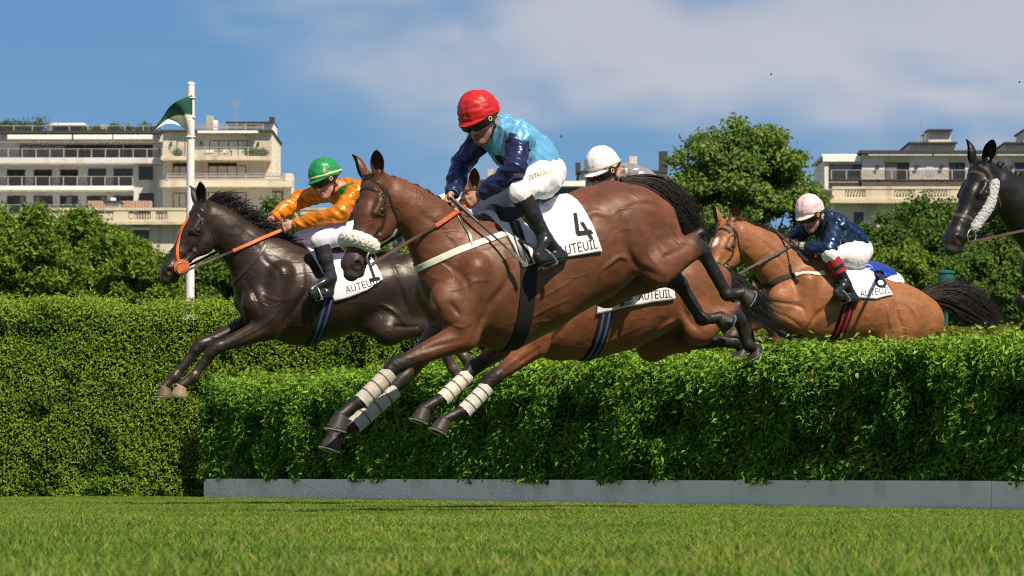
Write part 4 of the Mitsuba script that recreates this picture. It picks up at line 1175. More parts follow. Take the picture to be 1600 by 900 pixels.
    def polar(s, X, phi, Zc):
        """Surface points round the trunk at the stations X and angles phi from straight up (left positive)."""
        d = np.stack([np.zeros_like(phi), np.sin(phi), np.cos(phi)], -1)
        c = np.stack([X, np.zeros_like(X), Zc], -1)
        return s.F.hit((c + d * .62).reshape(-1, 3), (-d).reshape(-1, 3)).reshape(*phi.shape, 3)
    def zc(s, X):
        c = sorted([(t[0][0], t[0][2]) for t in s.torso])
        return np.interp(X, [a for a, _ in c], [b for _, b in c])
    def saddle_cloth(s, top, bottom, color=(.69, .69, .74), nu=40, nv=72, lift=.010, name='saddle_cloth', wrink=.004, label=None):
        tp = np.array([s.J(*p) for p in top]); bt = np.array([s.J(*p, .27) for p in bottom])
        u = np.linspace(0, 1, nu); v = np.linspace(-1, 1, nv)
        at_ = lambda P: np.stack([np.interp(u, np.linspace(0, 1, len(P)), P[:, k]) for k in range(3)], 1)
        tp, bt = at_(tp), at_(bt)
        X = tp[:, None, 0] * (1 - np.abs(v))[None] + bt[:, None, 0] * np.abs(v)[None]
        Zc = s.zc(X)
        pm = np.arctan2(.27, bt[:, 2] - s.zc(bt[:, 0]))
        phi = pm[:, None] * v[None]
        P = s.polar(X, phi, Zc)
        G = s.F.grad(P.reshape(-1, 3)).reshape(P.shape)
        for _ in range(6):                                             # cloth spans the small hollows
            G[1:-1, 1:-1] = (G[1:-1, 1:-1] + G[:-2, 1:-1] + G[2:, 1:-1] + G[1:-1, :-2] + G[1:-1, 2:]) / 5
            Q = P.copy(); Q[1:-1, 1:-1] = (P[1:-1, 1:-1] * 2 + P[:-2, 1:-1] + P[2:, 1:-1] + P[1:-1, :-2] + P[1:-1, 2:]) / 6; P = Q
        G /= np.linalg.norm(G, axis=2, keepdims=True)
        wr = wrink * (1 - np.abs(2 * meshkit.noise(P * V3(16, 9, 9), 8) - 1)) + wrink * .6 * meshkit.noise(P * 30, 9)
        out = P + G * (lift + .006 + wr)[..., None]
        inn = P + G * (lift * .3)
        i, j = np.meshgrid(np.arange(nu - 1), np.arange(nv - 1), indexing='ij')
        a = (i * nv + j).ravel()
        f = np.vstack([np.stack([a, a + 1, a + nv + 1], 1), np.stack([a, a + nv + 1, a + nv], 1)])
        N = nu * nv
        ring = np.r_[np.arange(nv), np.arange(1, nu) * nv + nv - 1, (nu - 1) * nv + np.arange(nv - 2, -1, -1), np.arange(nu - 2, 0, -1) * nv]
        r2 = np.roll(ring, -1)
        f = np.vstack([f, f[:, ::-1] + N, np.stack([ring, ring + N, r2 + N], 1), np.stack([ring, r2 + N, r2], 1)])
        m = trimesh.Trimesh(np.vstack([out.reshape(-1, 3), inn.reshape(-1, 3)]), f, process=False)
        s.cloth = m
        s.cloth_tree = cKDTree(out.reshape(-1, 3)); s.cloth_n = G.reshape(-1, 3); s.cloth_p = out.reshape(-1, 3)
        return s.part(name, m, 'm_cloth', 60 if color is None else True, color, label)
    def lettering(s, text, p0, p1, height_px, holder, name, bold=False, lean=0.0):
        """Print on the saddle cloth: baseline from pixel p0 to p1 of the near side, height measured in the same units."""
        tm = meshkit.text_mesh(text, 1.0, .002, bold)
        tm = trimesh.Trimesh(*trimesh.remesh.subdivide_to_size(tm.vertices, tm.faces, .22, max_iter=8), process=False)
        v = tm.vertices
        wd = v[:, 0].max()
        p0, p1 = np.array(p0, float), np.array(p1, float)
        dx = (p1 - p0) / wd
        up = V3(dx[1], -dx[0], 0)[:2]; up = up / np.linalg.norm(up) * height_px
        px = p0 + v[:, :1] * dx + v[:, 1:2] * (up + lean * dx * 1.0)
        q = np.array([s.J(a, b, .30) for a, b in px])
        d = np.array([ray(a, b) for a, b in px]) @ s.M
        for _ in range(3):                                             # slide along the line of sight of the print onto the cloth
            dd, k = s.cloth_tree.query(q, k=4)
            wgt = 1 / (dd + 1e-4); wgt /= wgt.sum(1, keepdims=True)
            cp = (s.cloth_p[k] * wgt[..., None]).sum(1); cn = (s.cloth_n[k] * wgt[..., None]).sum(1)
            q = q + d * (((cp - q) * cn).sum(1) / (d * cn).sum(1))[:, None]
        q = q + cn * (.0022 + .3 * v[:, 2:3])
        m = trimesh.Trimesh(s.W(q), tm.faces, process=False)
        add(holder + '__' + name, m, 'm_ink', 30)
    def girth(s, top, bot, w, color, stripes=None, over=.0):
        A, B = s.J(*top, .27), s.J(*bot, .06)
        ax = (A - B); ax[1] = 0; ax /= np.linalg.norm(ax)
        c = (A + B) / 2; c[1] = 0; c = c + ax * .08
        phis = np.linspace(-1, 1, 70) * math.pi * .5
        pa = math.atan2(.27, (A - c) @ ax)
        phi = np.linspace(pa - over, 2 * math.pi - pa + over, 80)
        d = np.sin(phi)[:, None] * V3(0, 1, 0) + np.cos(phi)[:, None] * ax
        P = s.F.hit(c + d * .62, -d)
        for _ in range(6):
            P[1:-1] = .25 * P[:-2] + .5 * P[1:-1] + .25 * P[2:]
        nn = s.F.grad(P)
        P = P + nn * .006
        k = s._strapc('girth', sweep(P, nn, w, .012), 'm_cloth', color, None)
        if stripes is not None:
            t = np.gradient(P, axis=0); b = np.cross(t / np.linalg.norm(t, axis=1, keepdims=True), nn)
            for sx in (-.22, .22):
                m = sweep(P + b * (w * sx) + nn * .0062, nn, w * .16, .004)
                add(k + '__stripe', trimesh.Trimesh(s.W(m.vertices), m.faces, process=False), 'm_cloth', False, stripes)
    def boots(s, leg, color, trim=(.09, .09, .08), label=None):
        """A tendon boot round a cannon with its straps."""
        K, f_, cx, back = leg['K'], leg['P']['fe'], leg['cx'], leg['back']
        a0, a1 = K + cx * .055, f_ - cx * .005
        Fb = Field(.006)
        Fb.rc(a0 + back * .008, a1 + back * .008, .047, .047, color, k=.02)
        Fb.rc(a0 + back * .024, a1 + back * .022, .040, .044, color, k=.02)
        m = Fb.build(lambda v, n: .002 * (meshkit.noise(v * 50) - .5))
        t = (m.vertices - a0) @ cx / np.linalg.norm(a1 - a0)
        m.update_faces(((t > -.02) & (t < 1.0))[m.faces].all(1)); m.remove_unreferenced_vertices()
        v = m.vertices; n = m.vertex_normals
        shell = trimesh.Trimesh(v, m.faces, process=False)
        k = s.part('tendon_boot', shell, 'm_leather2', True, np.asarray(color) * (.85 + .3 * meshkit.noise(v * 35)[:, None]), label)
        ang = np.linspace(0, 2 * np.pi, 29)
        side = np.cross(cx, back)
        for q in (.20, .46, .74):
            c = a0 + (a1 - a0) * q + back * .014
            ring = c + (np.cos(ang)[:, None] * back * (.0555) + np.sin(ang)[:, None] * side * .0500)
            mm = sweep(ring, ring - c, .010, .004)
            add(k + '__strap', trimesh.Trimesh(s.W(mm.vertices), mm.faces, process=False), 'm_leather', False, trim if q != .42 else np.array(color) * .8)
    # ------------------------------------------------------------ hair
    def tail(s, line, width, n=700, seed=2, color=BLACK, label=None):
        rng = np.random.default_rng(seed)
        c = np.array([s.J(px, py, w) for px, py, w in line])
        m = 16
        c = curve(c, m)
        t = np.gradient(c, axis=0); t /= np.linalg.norm(t, axis=1, keepdims=True)
        y = np.tile(V3(0, 1, 0), (m, 1)); z = np.cross(t, y); z /= np.linalg.norm(z, axis=1, keepdims=True)
        sp = np.linspace(0, 1, m)
        W = np.interp(sp, np.linspace(0, 1, len(width)), width)
        out = []
        locks = [(rng.uniform(0, 2 * np.pi), math.sqrt(rng.uniform(0, 1)), rng.uniform(0, 6.28, 2), rng.uniform(.0, .03), rng.normal(0, .03)) for _ in range(max(12, n // 14))]
        for i in range(n):
            la, lr, lph, lam, lz = locks[i % len(locks)]
            ja, jr = rng.normal(0, .20, 2)
            end = rng.uniform(.45, 1.06) if i % 5 else rng.uniform(.9, 1.15)
            q = np.clip(sp * end, 0, 1.2)
            base = np.stack([np.interp(q, sp, c[:, k]) for k in range(3)], 1) + np.maximum(q - 1, 0)[:, None] * t[-1] * .7
            ww = np.interp(np.minimum(q, 1), sp, W)
            ph, am = lph + rng.normal(0, .3, 2), lam * rng.uniform(.7, 1.3)
            conv = (1 - .45 * np.clip(q, 0, 1)**1.3)
            dy = (lr * math.cos(la) + ja * conv) * ww * .65 + am * .7 * np.sin(q * 5 + ph[0]) * q
            dz = (lr * math.sin(la) + jr * conv) * ww + am * np.sin(q * 6 + ph[1]) * q + (lz + rng.normal(0, .022)) * q**2
            yy = np.stack([np.interp(np.minimum(q, 1), sp, y[:, k]) for k in range(3)], 1); zz = np.stack([np.interp(np.minimum(q, 1), sp, z[:, k]) for k in range(3)], 1)
            out.append(base + yy * dy[:, None] + zz * dz[:, None])
        for i in range(n // 12):                                        # loose flyaway hairs
            k = rng.integers(len(out)); o = out[k]
            out[k] = o + np.linspace(0, 1, m)[:, None]**1.6 * (rng.normal(0, .026, 3) + (o[-1] - o[-3]) * rng.uniform(.2, 1.2))
        sm = strands(out, .0016, .0004)
        col = np.repeat(rng.uniform(.5, 2.6, n)[:, None] * np.array(color), m * 3, 0)
        return s.part('tail', sm, 'm_hair', True, col, label)
    def mane(s, crest, fly, n=260, seed=3, color=BLACK, spread=.03, name='mane'):
        """Hair along the crest points (px), each hair following the offsets fly = [(dx, dz), ...] at its ends, in metres."""
        rng = np.random.default_rng(seed)
        c = curve([s.J(*p) for p in crest], 60)
        out = []
        for i in range(n):
            t = rng.uniform(0, 1); b = c[int(t * 59)]
            b = b + V3(0, rng.normal(0, .008), -.012)
            e = np.array(fly[0]) * (1 - t) + np.array(fly[1]) * t
            ln = rng.uniform(.5, 1.15)
            q = np.linspace(0, 1, 9)[:, None]
            lat = rng.normal(0, spread)
            p = b + q * ln * V3(e[0], lat + (e[2] if len(e) > 2 else 0), 0) + np.sin(np.minimum(q * 1.7, 1.57)) * V3(0, 0, e[1] * ln) * (1 - .35 * q) + q**2 * rng.normal(0, .025, 3)
            out.append(p)
        sm = strands(out, .0023, .0005)
        col = np.repeat(rng.uniform(.5, 1.6, n)[:, None] * np.array(color), 9 * 3, 0)
        return s.part(name, sm, 'm_hair', True, col)
    def plaits(s, crest, n, r=(.030, .022), color=BLACK):
        c = curve([s.J(*p) for p in crest], n)
        Ff = Field(.006)
        for i, p in enumerate(c):
            Ff.el(p + V3(0, .012 * (-1)**i, .004), (r[0], .024, r[1]), None, color, k=.006)
            Ff.el(p + V3(.012, .018, -.012), (r[0] * .7, .02, r[1] * .8), None, color, k=.006)
        m = Ff.build(lambda v, n: .003 * (meshkit.noise(v * 150) - .5))
        return s.part('plaited_mane', m, 'm_hair', True, np.array(color) * 1.4 * np.ones((len(m.vertices), 1)))
mat('leather2', VCOL, 0.55, 0.35)
# ================================================================ riders
FACE = Field(0.005)                                   # canonical head: x forwards, y left, z up, the middle of the skull at the origin
def _face():
    F = FACE
    F.el((-.012, 0, .030), (.096, .077, .090), col='skin', k=.02)
    F.el((.030, 0, -.035), (.064, .062, .085), col='skin', k=.03)
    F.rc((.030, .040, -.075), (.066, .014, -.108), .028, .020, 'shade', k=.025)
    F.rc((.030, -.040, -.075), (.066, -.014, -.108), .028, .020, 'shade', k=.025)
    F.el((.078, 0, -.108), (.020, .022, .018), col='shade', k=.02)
    F.rc((.090, 0, .000), (.112, 0, -.044), .010, .0125, 'skin', k=.010)
    for s in (1, -1):
        F.el((.100, s * .013, -.048), (.012, .009, .008), col='skin', k=.008)
        F.rc((.086, s * .016, .022), (.070, s * .052, .018), .013, .010, 'skin', k=.014)
        F.el((.066, s * .044, -.030), (.030, .020, .022), col='skin', k=.02)
        F.el((.092, s * .034, -.004), (.016, .016, .011), col=None, k=.012, op=-1)
        F.el((-.008, s * .080, -.022), (.022, .009, .033), col='ear', k=.008)
        F.el((-.004, s * .090, -.018), (.012, .007, .018), col=None, k=.006, op=-1)
    F.el((.092, 0, -.072), (.013, .024, .0065), col='lip', k=.006)
    F.el((.090, 0, -.084), (.013, .020, .0070), col='lip', k=.006)
    F.rc((.104, .022, -.078), (.104, -.022, -.078), .0025, .0025, None, k=.005, op=-1)
_face()

def hand_field(side):
    """A fist closed round a rein, from the wrist at the origin: x to the knuckles, y to the index finger's side, z to the back of the hand."""
    F = Field(.004)
    F.rc((0, 0, 0), (.045, 0, 0), .026, .030, 'skin', k=.015, sq=.70, u=(0, 0, 1))
    F.rc((.040, .018, 0), (.082, .026, .002), .018, .016, 'skin', k=.015)
    F.rc((.040, -.014, 0), (.074, -.024, 0), .018, .015, 'skin', k=.015)
    for y, l in ((.030, 1.0), (.011, 1.08), (-.008, 1.0), (-.026, .86)):
        k0 = V3(.086 - abs(y - .008) * .25, y, .006)
        k1 = k0 + V3(.020, 0, -.034) * l; k2 = k1 + V3(-.026, 0, -.014) * l; k3 = k2 + V3(-.016, 0, .014) * l
        F.rc(k0, k1, .0112, .0100, 'skin', k=.005); F.rc(k1, k2, .0098, .0090, 'skin', k=.003); F.rc(k2, k3, .0088, .0078, 'skin', k=.003)
    F.rc((.018, .026, -.008), (.055, .050, -.020), .0150, .0120, 'skin', k=.010)
    F.rc((.055, .050, -.020), (.090, .038, -.036), .0115, .0090, 'skin', k=.004)
    return F
HAND = hand_field(1)

class Rider:
    def __init__(s, idx, horse, label):
        s.key, s.H = num('person', idx), horse
        lab(s.key, label, 'person')
        s.M, s.o = horse.M, horse.o
    def part(s, name, mesh, bsdf, smooth=True, color=None, label=None):
        k = add(s.key + '__' + name, trimesh.Trimesh(s.H.W(mesh.vertices), mesh.faces, process=False), bsdf, smooth, color)
        if label: lab(k, label)
        return k
    def build(s, tr):
        J = s.H.J
        P = {k: J(*v) for k, v in tr['j'].items()}
        s.P, s.tr = P, tr
        skin = tr.get('skin', (.42, .22, .15))
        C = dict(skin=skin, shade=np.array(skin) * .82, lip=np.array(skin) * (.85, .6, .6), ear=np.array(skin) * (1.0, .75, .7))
        hs = tr.get('hs', 1.0)
        fwd = V3(*tr['face']); fwd /= np.linalg.norm(fwd)
        up = V3(*tr.get('up', (0, 0, 1))); up = up - fwd * (up @ fwd); up /= np.linalg.norm(up)
        R = np.stack([fwd, np.cross(up, fwd), up], 1)
        ho = P['head']
        g = s.g = lambda p: ho + hs * (np.asarray(p, float) @ R.T)
        s.R = R
        gloves = tr.get('gloves')
        # ---- the body: one continuous surface under the clothes
        B = Field(.0062)
        B.place(FACE, R, ho, hs, C)
        B.rc(g((-.018, 0, -.06)), P['neck'], .050, .056, skin, k=.03)
        B.rc(P['neck'], P['chest'], .07, .105, skin, k=.04, sq=1.25)
        B.rc(P['chest'], P['hip'], .105, .10, skin, k=.04, sq=1.2)
        for sd, sg in (('l', 1), ('r', -1)):
            S, E, Wr = P['sh' + sd], P['el' + sd], P['wr' + sd]
            B.rc(P['chest'] + (P['neck'] - P['chest']) * .6, S, .06, .05, skin, k=.04)
            B.rc(S, E, .045, .036, skin, k=.02); B.rc(E, Wr, .037, .024, skin, k=.02)
            Hp, K, A_, Tt = P['hp' + sd], P['kn' + sd], P['an' + sd], P['to' + sd]
            B.rc(Hp, K, .080, .050, skin, k=.03); B.rc(K, A_, .046, .032, skin, k=.02); B.rc(A_, Tt, .030, .022, skin, k=.02)
            hd = P['ha' + sd] - Wr; hd /= np.linalg.norm(hd)
            idx = V3(*tr.get('thumb' + sd, (.25, -.35 * sg, .9))); idx -= hd * (idx @ hd); idx /= np.linalg.norm(idx)
            z = np.cross(hd, idx)
            mir = 1.0
            Rh = np.stack([hd, idx, z], 1)
            if (z[1] * sg) < 0:                                        # the back of the hand looks outwards on either side
                Rh = np.stack([hd, idx, -z], 1)
            B.place(HAND, Rh, Wr + hd * .005, tr.get('hand_scale', 1.0), {'skin': skin if gloves is None else gloves})
            s.__dict__['grip_' + sd] = Wr + hd * .088 - Rh[:, 2] * .028
        m = B.build()
        c = B.colors(m.vertices, .006) * (.88 + .24 * meshkit.fbm(m.vertices * 40, 2, 3)[:, None])
        if 'stubble' in tr:
            q = ((m.vertices - ho) @ R) / hs
            w = np.clip((-.045 - q[:, 2]) / .03, 0, 1) * np.clip((q[:, 0] + .02) / .03, 0, 1) * (q[:, 2] > -.14) * (np.abs(q).max(1) < .15)
            c = c * (1 - (tr['stubble'] * w)[:, None])
        s.part('body', m, 'm_skin', True, np.clip(c, 0, 1))
        # ---- silks
        jc, sc = np.array(tr['jersey']), np.array(tr['sleeve'])
        def torso():
            F = Field(.0075)
            n0, ch, hp = P['neck'], P['chest'], P['hip']
            F.rc(n0 + (ch - n0) * .10, ch, .078, .128, jc, k=.05, sq=1.32)
            F.rc(ch, ch + (hp - ch) * .62, .132, .135, jc, k=.05, sq=1.22)
            F.rc(ch + (hp - ch) * .5, hp + (ch - hp) * .16, .137, .122, jc, k=.05, sq=1.18)
            for sd in 'lr':
                F.rc(n0 + (ch - n0) * .35, P['sh' + sd], .075, .070, jc, k=.05)
            return F
        F = torso()
        ax = P['chest'] - P['hip']
        m = F.build(wrinkle(.034, 15, ax + np.cross(ax, V3(0, 1, 0)) * .55 + V3(0, .12, 0), tr.get('seed', 1), None, .80))
        v = m.vertices
        cut = (v - (P['hip'] + (P['chest'] - P['hip']) * .06)) @ ax / np.linalg.norm(ax)
        col = np.tile(jc, (len(v), 1)).astype(float)
        for kind, pt, r, cc in tr.get('spots', []):
            d = np.linalg.norm(v - J(*pt), axis=1); w = np.clip((r - d) / .006 + .5, 0, 1)[:, None]
            col = col * (1 - w) + np.array(cc) * w
        s.torso_v, s.torso_n = v, m.vertex_normals
        s.part('jersey', m, 'm_satin', True, col)
        # collar
        nk = P['neck'] + (g((-.018, 0, -.06)) - P['neck']) * .22
        a = np.linspace(0, 2 * np.pi, 31); ax_ = frame(g((-.018, 0, -.06)) - P['neck'], V3(0, 1, 0))
        ring = nk + .066 * (np.cos(a)[:, None] * ax_[:, 0] + np.sin(a)[:, None] * ax_[:, 1])
        s.part('collar', sweep(ring, ring - nk, .035, .012), 'm_satin', True, tr.get('collar', jc))
        for i, (sd, sg) in enumerate((('l', 1), ('r', -1))):
            S, E, Wr = P['sh' + sd], P['el' + sd], P['wr' + sd]
            F = Field(.0065)
            F.rc(S + (P['neck'] - S) * .12, E, .074, .058, sc, k=.03); F.rc(E, E + (Wr - E) * .6, .058, .051, sc, k=.03); F.rc(E + (Wr - E) * .6, E + (Wr - E) * .93, .051, .041, sc, k=.02)
            bend = np.cross(Wr - E, E - S)
            m = F.build(wrinkle(.022, 16, np.cross(Wr - S, V3(.3, 1, .2)) + .45 * (Wr - S), tr.get('seed', 1) + 3 + i, None, .80))
            col = np.tile(sc, (len(m.vertices), 1)).astype(float)
            for kind, pt, r, cc in tr.get('spots', []):
                d = np.linalg.norm(m.vertices - J(*pt), axis=1); w = np.clip((r - d) / .006 + .5, 0, 1)[:, None]
                col = col * (1 - w) + np.array(cc) * w
            k = s.part('sleeve', m, 'm_satin', True, col)
            q = (Wr - E) / np.linalg.norm(Wr - E); fr = frame(q)
            cpos = E + (Wr - E) * .95
            ring = cpos + .0385 * (np.cos(a)[:, None] * fr[:, 0] + np.sin(a)[:, None] * fr[:, 1])
            mm = sweep(ring, ring - cpos, .040, .008)
            add(k + '__cuff', trimesh.Trimesh(s.H.W(mm.vertices), mm.faces, process=False), 'm_cloth', True, tr.get('cuff', sc))
        # ---- breeches
        bc = np.array(tr.get('breeches', (.80, .80, .83)))
        F = Field(.0075)
        F.el(P['hip'], (.125, .165, .118), R=frame(P['hip'] - P['chest'], V3(0, 1, 0))[:, [2, 0, 1]] if False else None, col=bc, k=.05)
        for sd, sg in (('l', 1), ('r', -1)):
            Hp, K, A_ = P['hp' + sd], P['kn' + sd], P['an' + sd]
            F.rc(P['hip'] + (Hp - P['hip']) * .8, Hp + (K - Hp) * .1, .112, .105, bc, k=.05)
            F.rc(Hp, K, .102, .064, bc, k=.04); F.rc(K, K + (A_ - K) * .22, .062, .054, bc, k=.02)
        for q in tr.get('seat', []):
            F.el(J(*q[0]), q[1], None, bc, k=.05)
        m = F.build(wrinkle(.013, 13, np.cross(P['knl'] - P['hpl'], V3(.2, 1, .3)), tr.get('seed', 1) + 9, None, .80))
        s.Br = F
        s.part('breeches', m, 'm_cloth', True, bc)
        # ---- boots
        kc = np.array(tr.get('boot', (.012, .012, .014)))
        for i, (sd, sg) in enumerate((('l', 1), ('r', -1))):
            K, A_, Tt = P['kn' + sd], P['an' + sd], P['to' + sd]
            F = Field(.0055)
            up_ = (A_ - K) / np.linalg.norm(A_ - K)
            ft = (Tt - A_); L = np.linalg.norm(ft); ft /= L
            heel = P['he' + sd] if 'he' + sd in P else A_ + up_ * .055 - ft * .030
            K2 = K + up_ * .055
            F.rc(K2, K + (A_ - K) * .45, .060, .054, kc, k=.02); F.rc(K + (A_ - K) * .45, A_, .054, .040, kc, k=.03)
            F.rc(A_, heel, .040, .033, kc, k=.02)
            F.rc(heel, Tt + up_ * .035, .033, .030, kc, k=.025); F.rc(A_ + ft * .02, Tt, .038, .024, kc, k=.03)
            m = F.build(wrinkle(.004, 22, np.cross(up_, V3(.3, 1, 0)), 4 + i, lambda v: .25 + .75 * np.exp(-(((v - A_) @ up_ + .05) / .07)**2)))
            t = (m.vertices - K2) @ up_
            m.update_faces((t > -.012)[m.faces].all(1)); m.remove_unreferenced_vertices()
            k = s.part('boot', m, 'm_patent', True, kc)
            fr = frame(up_)
            if tr.get('boot_top') is not None:
                F2 = Field(.006); F2.rc(K2 - up_ * .012, K2 + up_ * tr.get('top_len', .10), .0625, .060, tr['boot_top'], k=.02)
                m2 = F2.build(); t = (m2.vertices - K2) @ up_
                m2.update_faces(((t > -.016) & (t < tr.get('top_len', .10) + .01))[m2.faces].all(1)); m2.remove_unreferenced_vertices()
                add(k + '__boot_top', trimesh.Trimesh(s.H.W(m2.vertices), m2.faces, process=False), 'm_cloth', True, tr['boot_top'])
            sole = np.array([heel + up_ * .030, heel * .5 + (Tt + up_ * .035) * .5 + up_ * .030, Tt + up_ * .062 + ft * .02])
            ms = sweep(curve(sole, 10), np.tile(up_, (10, 1)), .060, .010)
            add(k + '__sole', trimesh.Trimesh(s.H.W(ms.vertices), ms.faces, process=False), 'm_leather', False, (.02, .02, .02))
            # stirrup: iron under the ball of the foot, leather up to the saddle
            ball = heel * .30 + (Tt + up_ * .035) * .70 + up_ * .040
            lat = np.cross(up_, ft); lat /= np.linalg.norm(lat)
            a2 = np.linspace(-.15 * np.pi, 1.15 * np.pi, 22)
            iron = ball + lat * (.056 * np.cos(a2))[:, None] - up_ * (.105 * np.maximum(np.sin(a2), -.1))[:, None]
            st = s.H.part('stirrup', cat([tube(iron, .0055, 7), sweep(curve([iron[0], iron[-1]], 6), np.tile(up_, (6, 1)), .028, .008)]), 'm_steel', 40)
            topl = P['hip'] * .35 + K * .65; topl = V3(P['sad'][0] + .06, sg * .17, P['sad'][2] - .10)
            le = curve([iron[10], (iron[10] + topl) / 2 + V3(0, sg * .02, 0), topl], 14)
            ml = sweep(le, np.tile(V3(0, sg, .2), (14, 1)), .020, .006)
            add(st + '__leather', trimesh.Trimesh(s.H.W(ml.vertices), ml.faces, process=False), 'm_leather', False, (.018, .016, .015))
        # ---- skull cap with its silk cover
        n, mth = 48, 26
        th = np.linspace(0, 1, mth)[:, None]; ph = np.linspace(0, 2 * np.pi, n, endpoint=False)[None]
        ang = th * (math.pi * .5 + .12)
        rx, ry, rz = .124, .104, tr.get('cap_h', .125)
        low = 1 + 0 * ph
        v = np.stack([rx * np.sin(ang) * np.cos(ph) - .004, ry * np.sin(ang) * np.sin(ph) + 0 * ang, rz * np.cos(ang) + .034 + .006 * np.cos(ph) * th], -1)
        pan = np.abs(((ph / (2 * np.pi) * 6 + .5) % 1) - .5)
        nn = np.stack([np.sin(ang) * np.cos(ph), np.sin(ang) * np.sin(ph), np.cos(ang) + 0 * ph], -1)
        wr = .0075 * (1 - np.abs(2 * meshkit.noise(v * V3(22, 22, 34), tr.get('seed', 1) + 2) - 1)) * tr.get('cap_wrinkle', 1.0) + .008 * tr.get('cap_wrinkle', 1.0) * np.clip(th - .70, 0, 1) * (meshkit.noise(v * V3(50, 50, 14), 7) - .3) * 2
        v = v + nn * wr[..., None] - nn * (.0022 * 1.6 * np.exp(-(pan / .035)**2) * np.minimum(th * 5, 1))[..., None]
        f = []
        for i in range(mth - 1):
            for j in range(n):
                b, e = i * n + j, i * n + (j + 1) % n
                f += [(b, b + n, e + n), (b, e + n, e)]
        cm = trimesh.Trimesh(g(v.reshape(-1, 3)), f, process=False)
        cc = np.array(tr['cap'])
        ck = s.part('helmet', cm, tr.get('cap_mat', 'm_cap'), True, cc)
        pk = []
        for i, r in enumerate((0, .012, .026, .038)):                      # peak
            a = np.linspace(-1.05, 1.05, 22)
            e = np.cos(a / 1.05 * math.pi / 2)**.6
            pk.append(np.stack([(rx + r * e) * np.cos(a) - .004, (ry + r * e * .6) * np.sin(a), .028 - .10 * r * e + 0 * a - .012 * e * (r > .02)], 1))
        pv = np.vstack(pk); w = 22
        pf = [q for i in range(3) for j in range(w - 1) for q in ((i * w + j, (i + 1) * w + j, (i + 1) * w + j + 1), (i * w + j, (i + 1) * w + j + 1, i * w + j + 1))]
        pm = trimesh.Trimesh(np.vstack([pv, pv - V3(0, 0, .005)]), pf + [x[::-1] for x in (np.array(pf) + len(pv)).tolist()], process=False)
        pm.vertices = g(pm.vertices)
        add(ck + '__peak', trimesh.Trimesh(s.H.W(pm.vertices), pm.faces, process=False), tr.get('cap_mat', 'm_cap'), True, tr.get('peak', cc))
        if 'band' in tr:
            a = np.linspace(0, 2 * np.pi, 49)
            ring = g(np.stack([(rx + .007) * np.cos(a) - .004, (ry + .007) * np.sin(a), .040 + .006 * np.cos(a)], 1))
            mm = sweep(ring, ring - ho, .014, .004)
            add(ck + '__band', trimesh.Trimesh(s.H.W(mm.vertices), mm.faces, process=False), 'm_cloth', True, tr['band'])
        # chin strap and goggles
        for sg in (1, -1):
            mm = sweep(g(curve([(.02, sg * .098, .015), (.022, sg * .088, -.045), (.045, sg * .062, -.095), (.058, 0, -.132)], 16)), np.tile(R[:, 1] * sg, (16, 1)), .014, .004)
            s.part('chin_strap', mm, 'm_leather', False, (.012, .012, .012))
        gb = []
        a = np.linspace(-1.62, 1.62, 41)
        e = np.abs(a) / 1.62
        px_ = .110 * np.cos(a * .82)**.9 - .002; py_ = .094 * np.sin(a)
        half = .037 * (1 - .45 * e**2) - .008 * np.exp(-(a / .16)**2)
        mid = np.stack([px_, py_, -.002 + .010 * e], 1)
        out = np.stack([np.cos(a), np.sin(a), 0 * a], 1)
        gk = s.part('goggles', sweep(g(mid), out @ R.T, 2 * half * hs, .018 * hs), 'm_leather', True, (.010, .010, .010))
        for sg in (1, -1):
            b = a[(a * sg > .09) & (a * sg < 1.02)]
            i = np.isin(a, b)
            ml = sweep(g(mid[i] + out[i] * .009), out[i] @ R.T, 1.35 * half[i] * hs * np.sin(np.linspace(.5, 2.64, i.sum()))**.5, .006)
            add(gk + '__lens', trimesh.Trimesh(s.H.W(ml.vertices), ml.faces, process=False), 'm_lens', True)
            cpt = g(mid[np.argmin(np.abs(a - sg * 1.28))] + out[np.argmin(np.abs(a - sg * 1.28))] * .011)
            on = R @ V3(math.cos(1.28), sg * math.sin(1.28), 0)
            d = trimesh.creation.annulus(.009, .015, .003); fr = frame(on)
            d.vertices = cpt + d.vertices @ fr.T
            add(gk + '__badge', trimesh.Trimesh(s.H.W(d.vertices), d.faces, process=False), 'm_leather', False, (.55, .42, .06))
        st = np.linspace(1.45, 2 * np.pi - 1.45, 30)
        ring = g(np.stack([.128 * np.cos(st) - .004, .108 * np.sin(st), .014 + .03 * -np.cos(st)], 1))
        mm = sweep(ring, ring - ho, .022, .004)
        add(gk + '__elastic', trimesh.Trimesh(s.H.W(mm.vertices), mm.faces, process=False), 'm_cloth', True, (.012, .012, .012))
        return s
    def saddle(s, color=(.022, .014, .010)):
        """The small racing saddle under the rider."""
        H, sd = s.H, s.P['sad']
        x = np.linspace(.08, -.18, 16)
        ph = np.linspace(-1, 1, 30)
        X = sd[0] + x[:, None] + 0 * ph
        lim = .28 + .14 * np.exp(-((x - .02) / .09)**2)
        Pp = H.polar(X, ph[None] * lim[:, None], H.zc(X))
        G = H.F.grad(Pp.reshape(-1, 3)).reshape(Pp.shape)
        rise = .010 + .020 * np.exp(-((x - .06) / .03)**2) + .028 * np.exp(-((x + .18) / .05)**2)
        o = Pp + G * (rise[:, None] * np.exp(-(ph[None] / .5)**4) + .022)[..., None]
        i_ = Pp + G * .012
        nu, nv = 16, 30
        i, j = np.meshgrid(np.arange(nu - 1), np.arange(nv - 1), indexing='ij'); a = (i * nv + j).ravel()
        f = np.vstack([np.stack([a, a + 1, a + nv + 1], 1), np.stack([a, a + nv + 1, a + nv], 1)])
        N = nu * nv
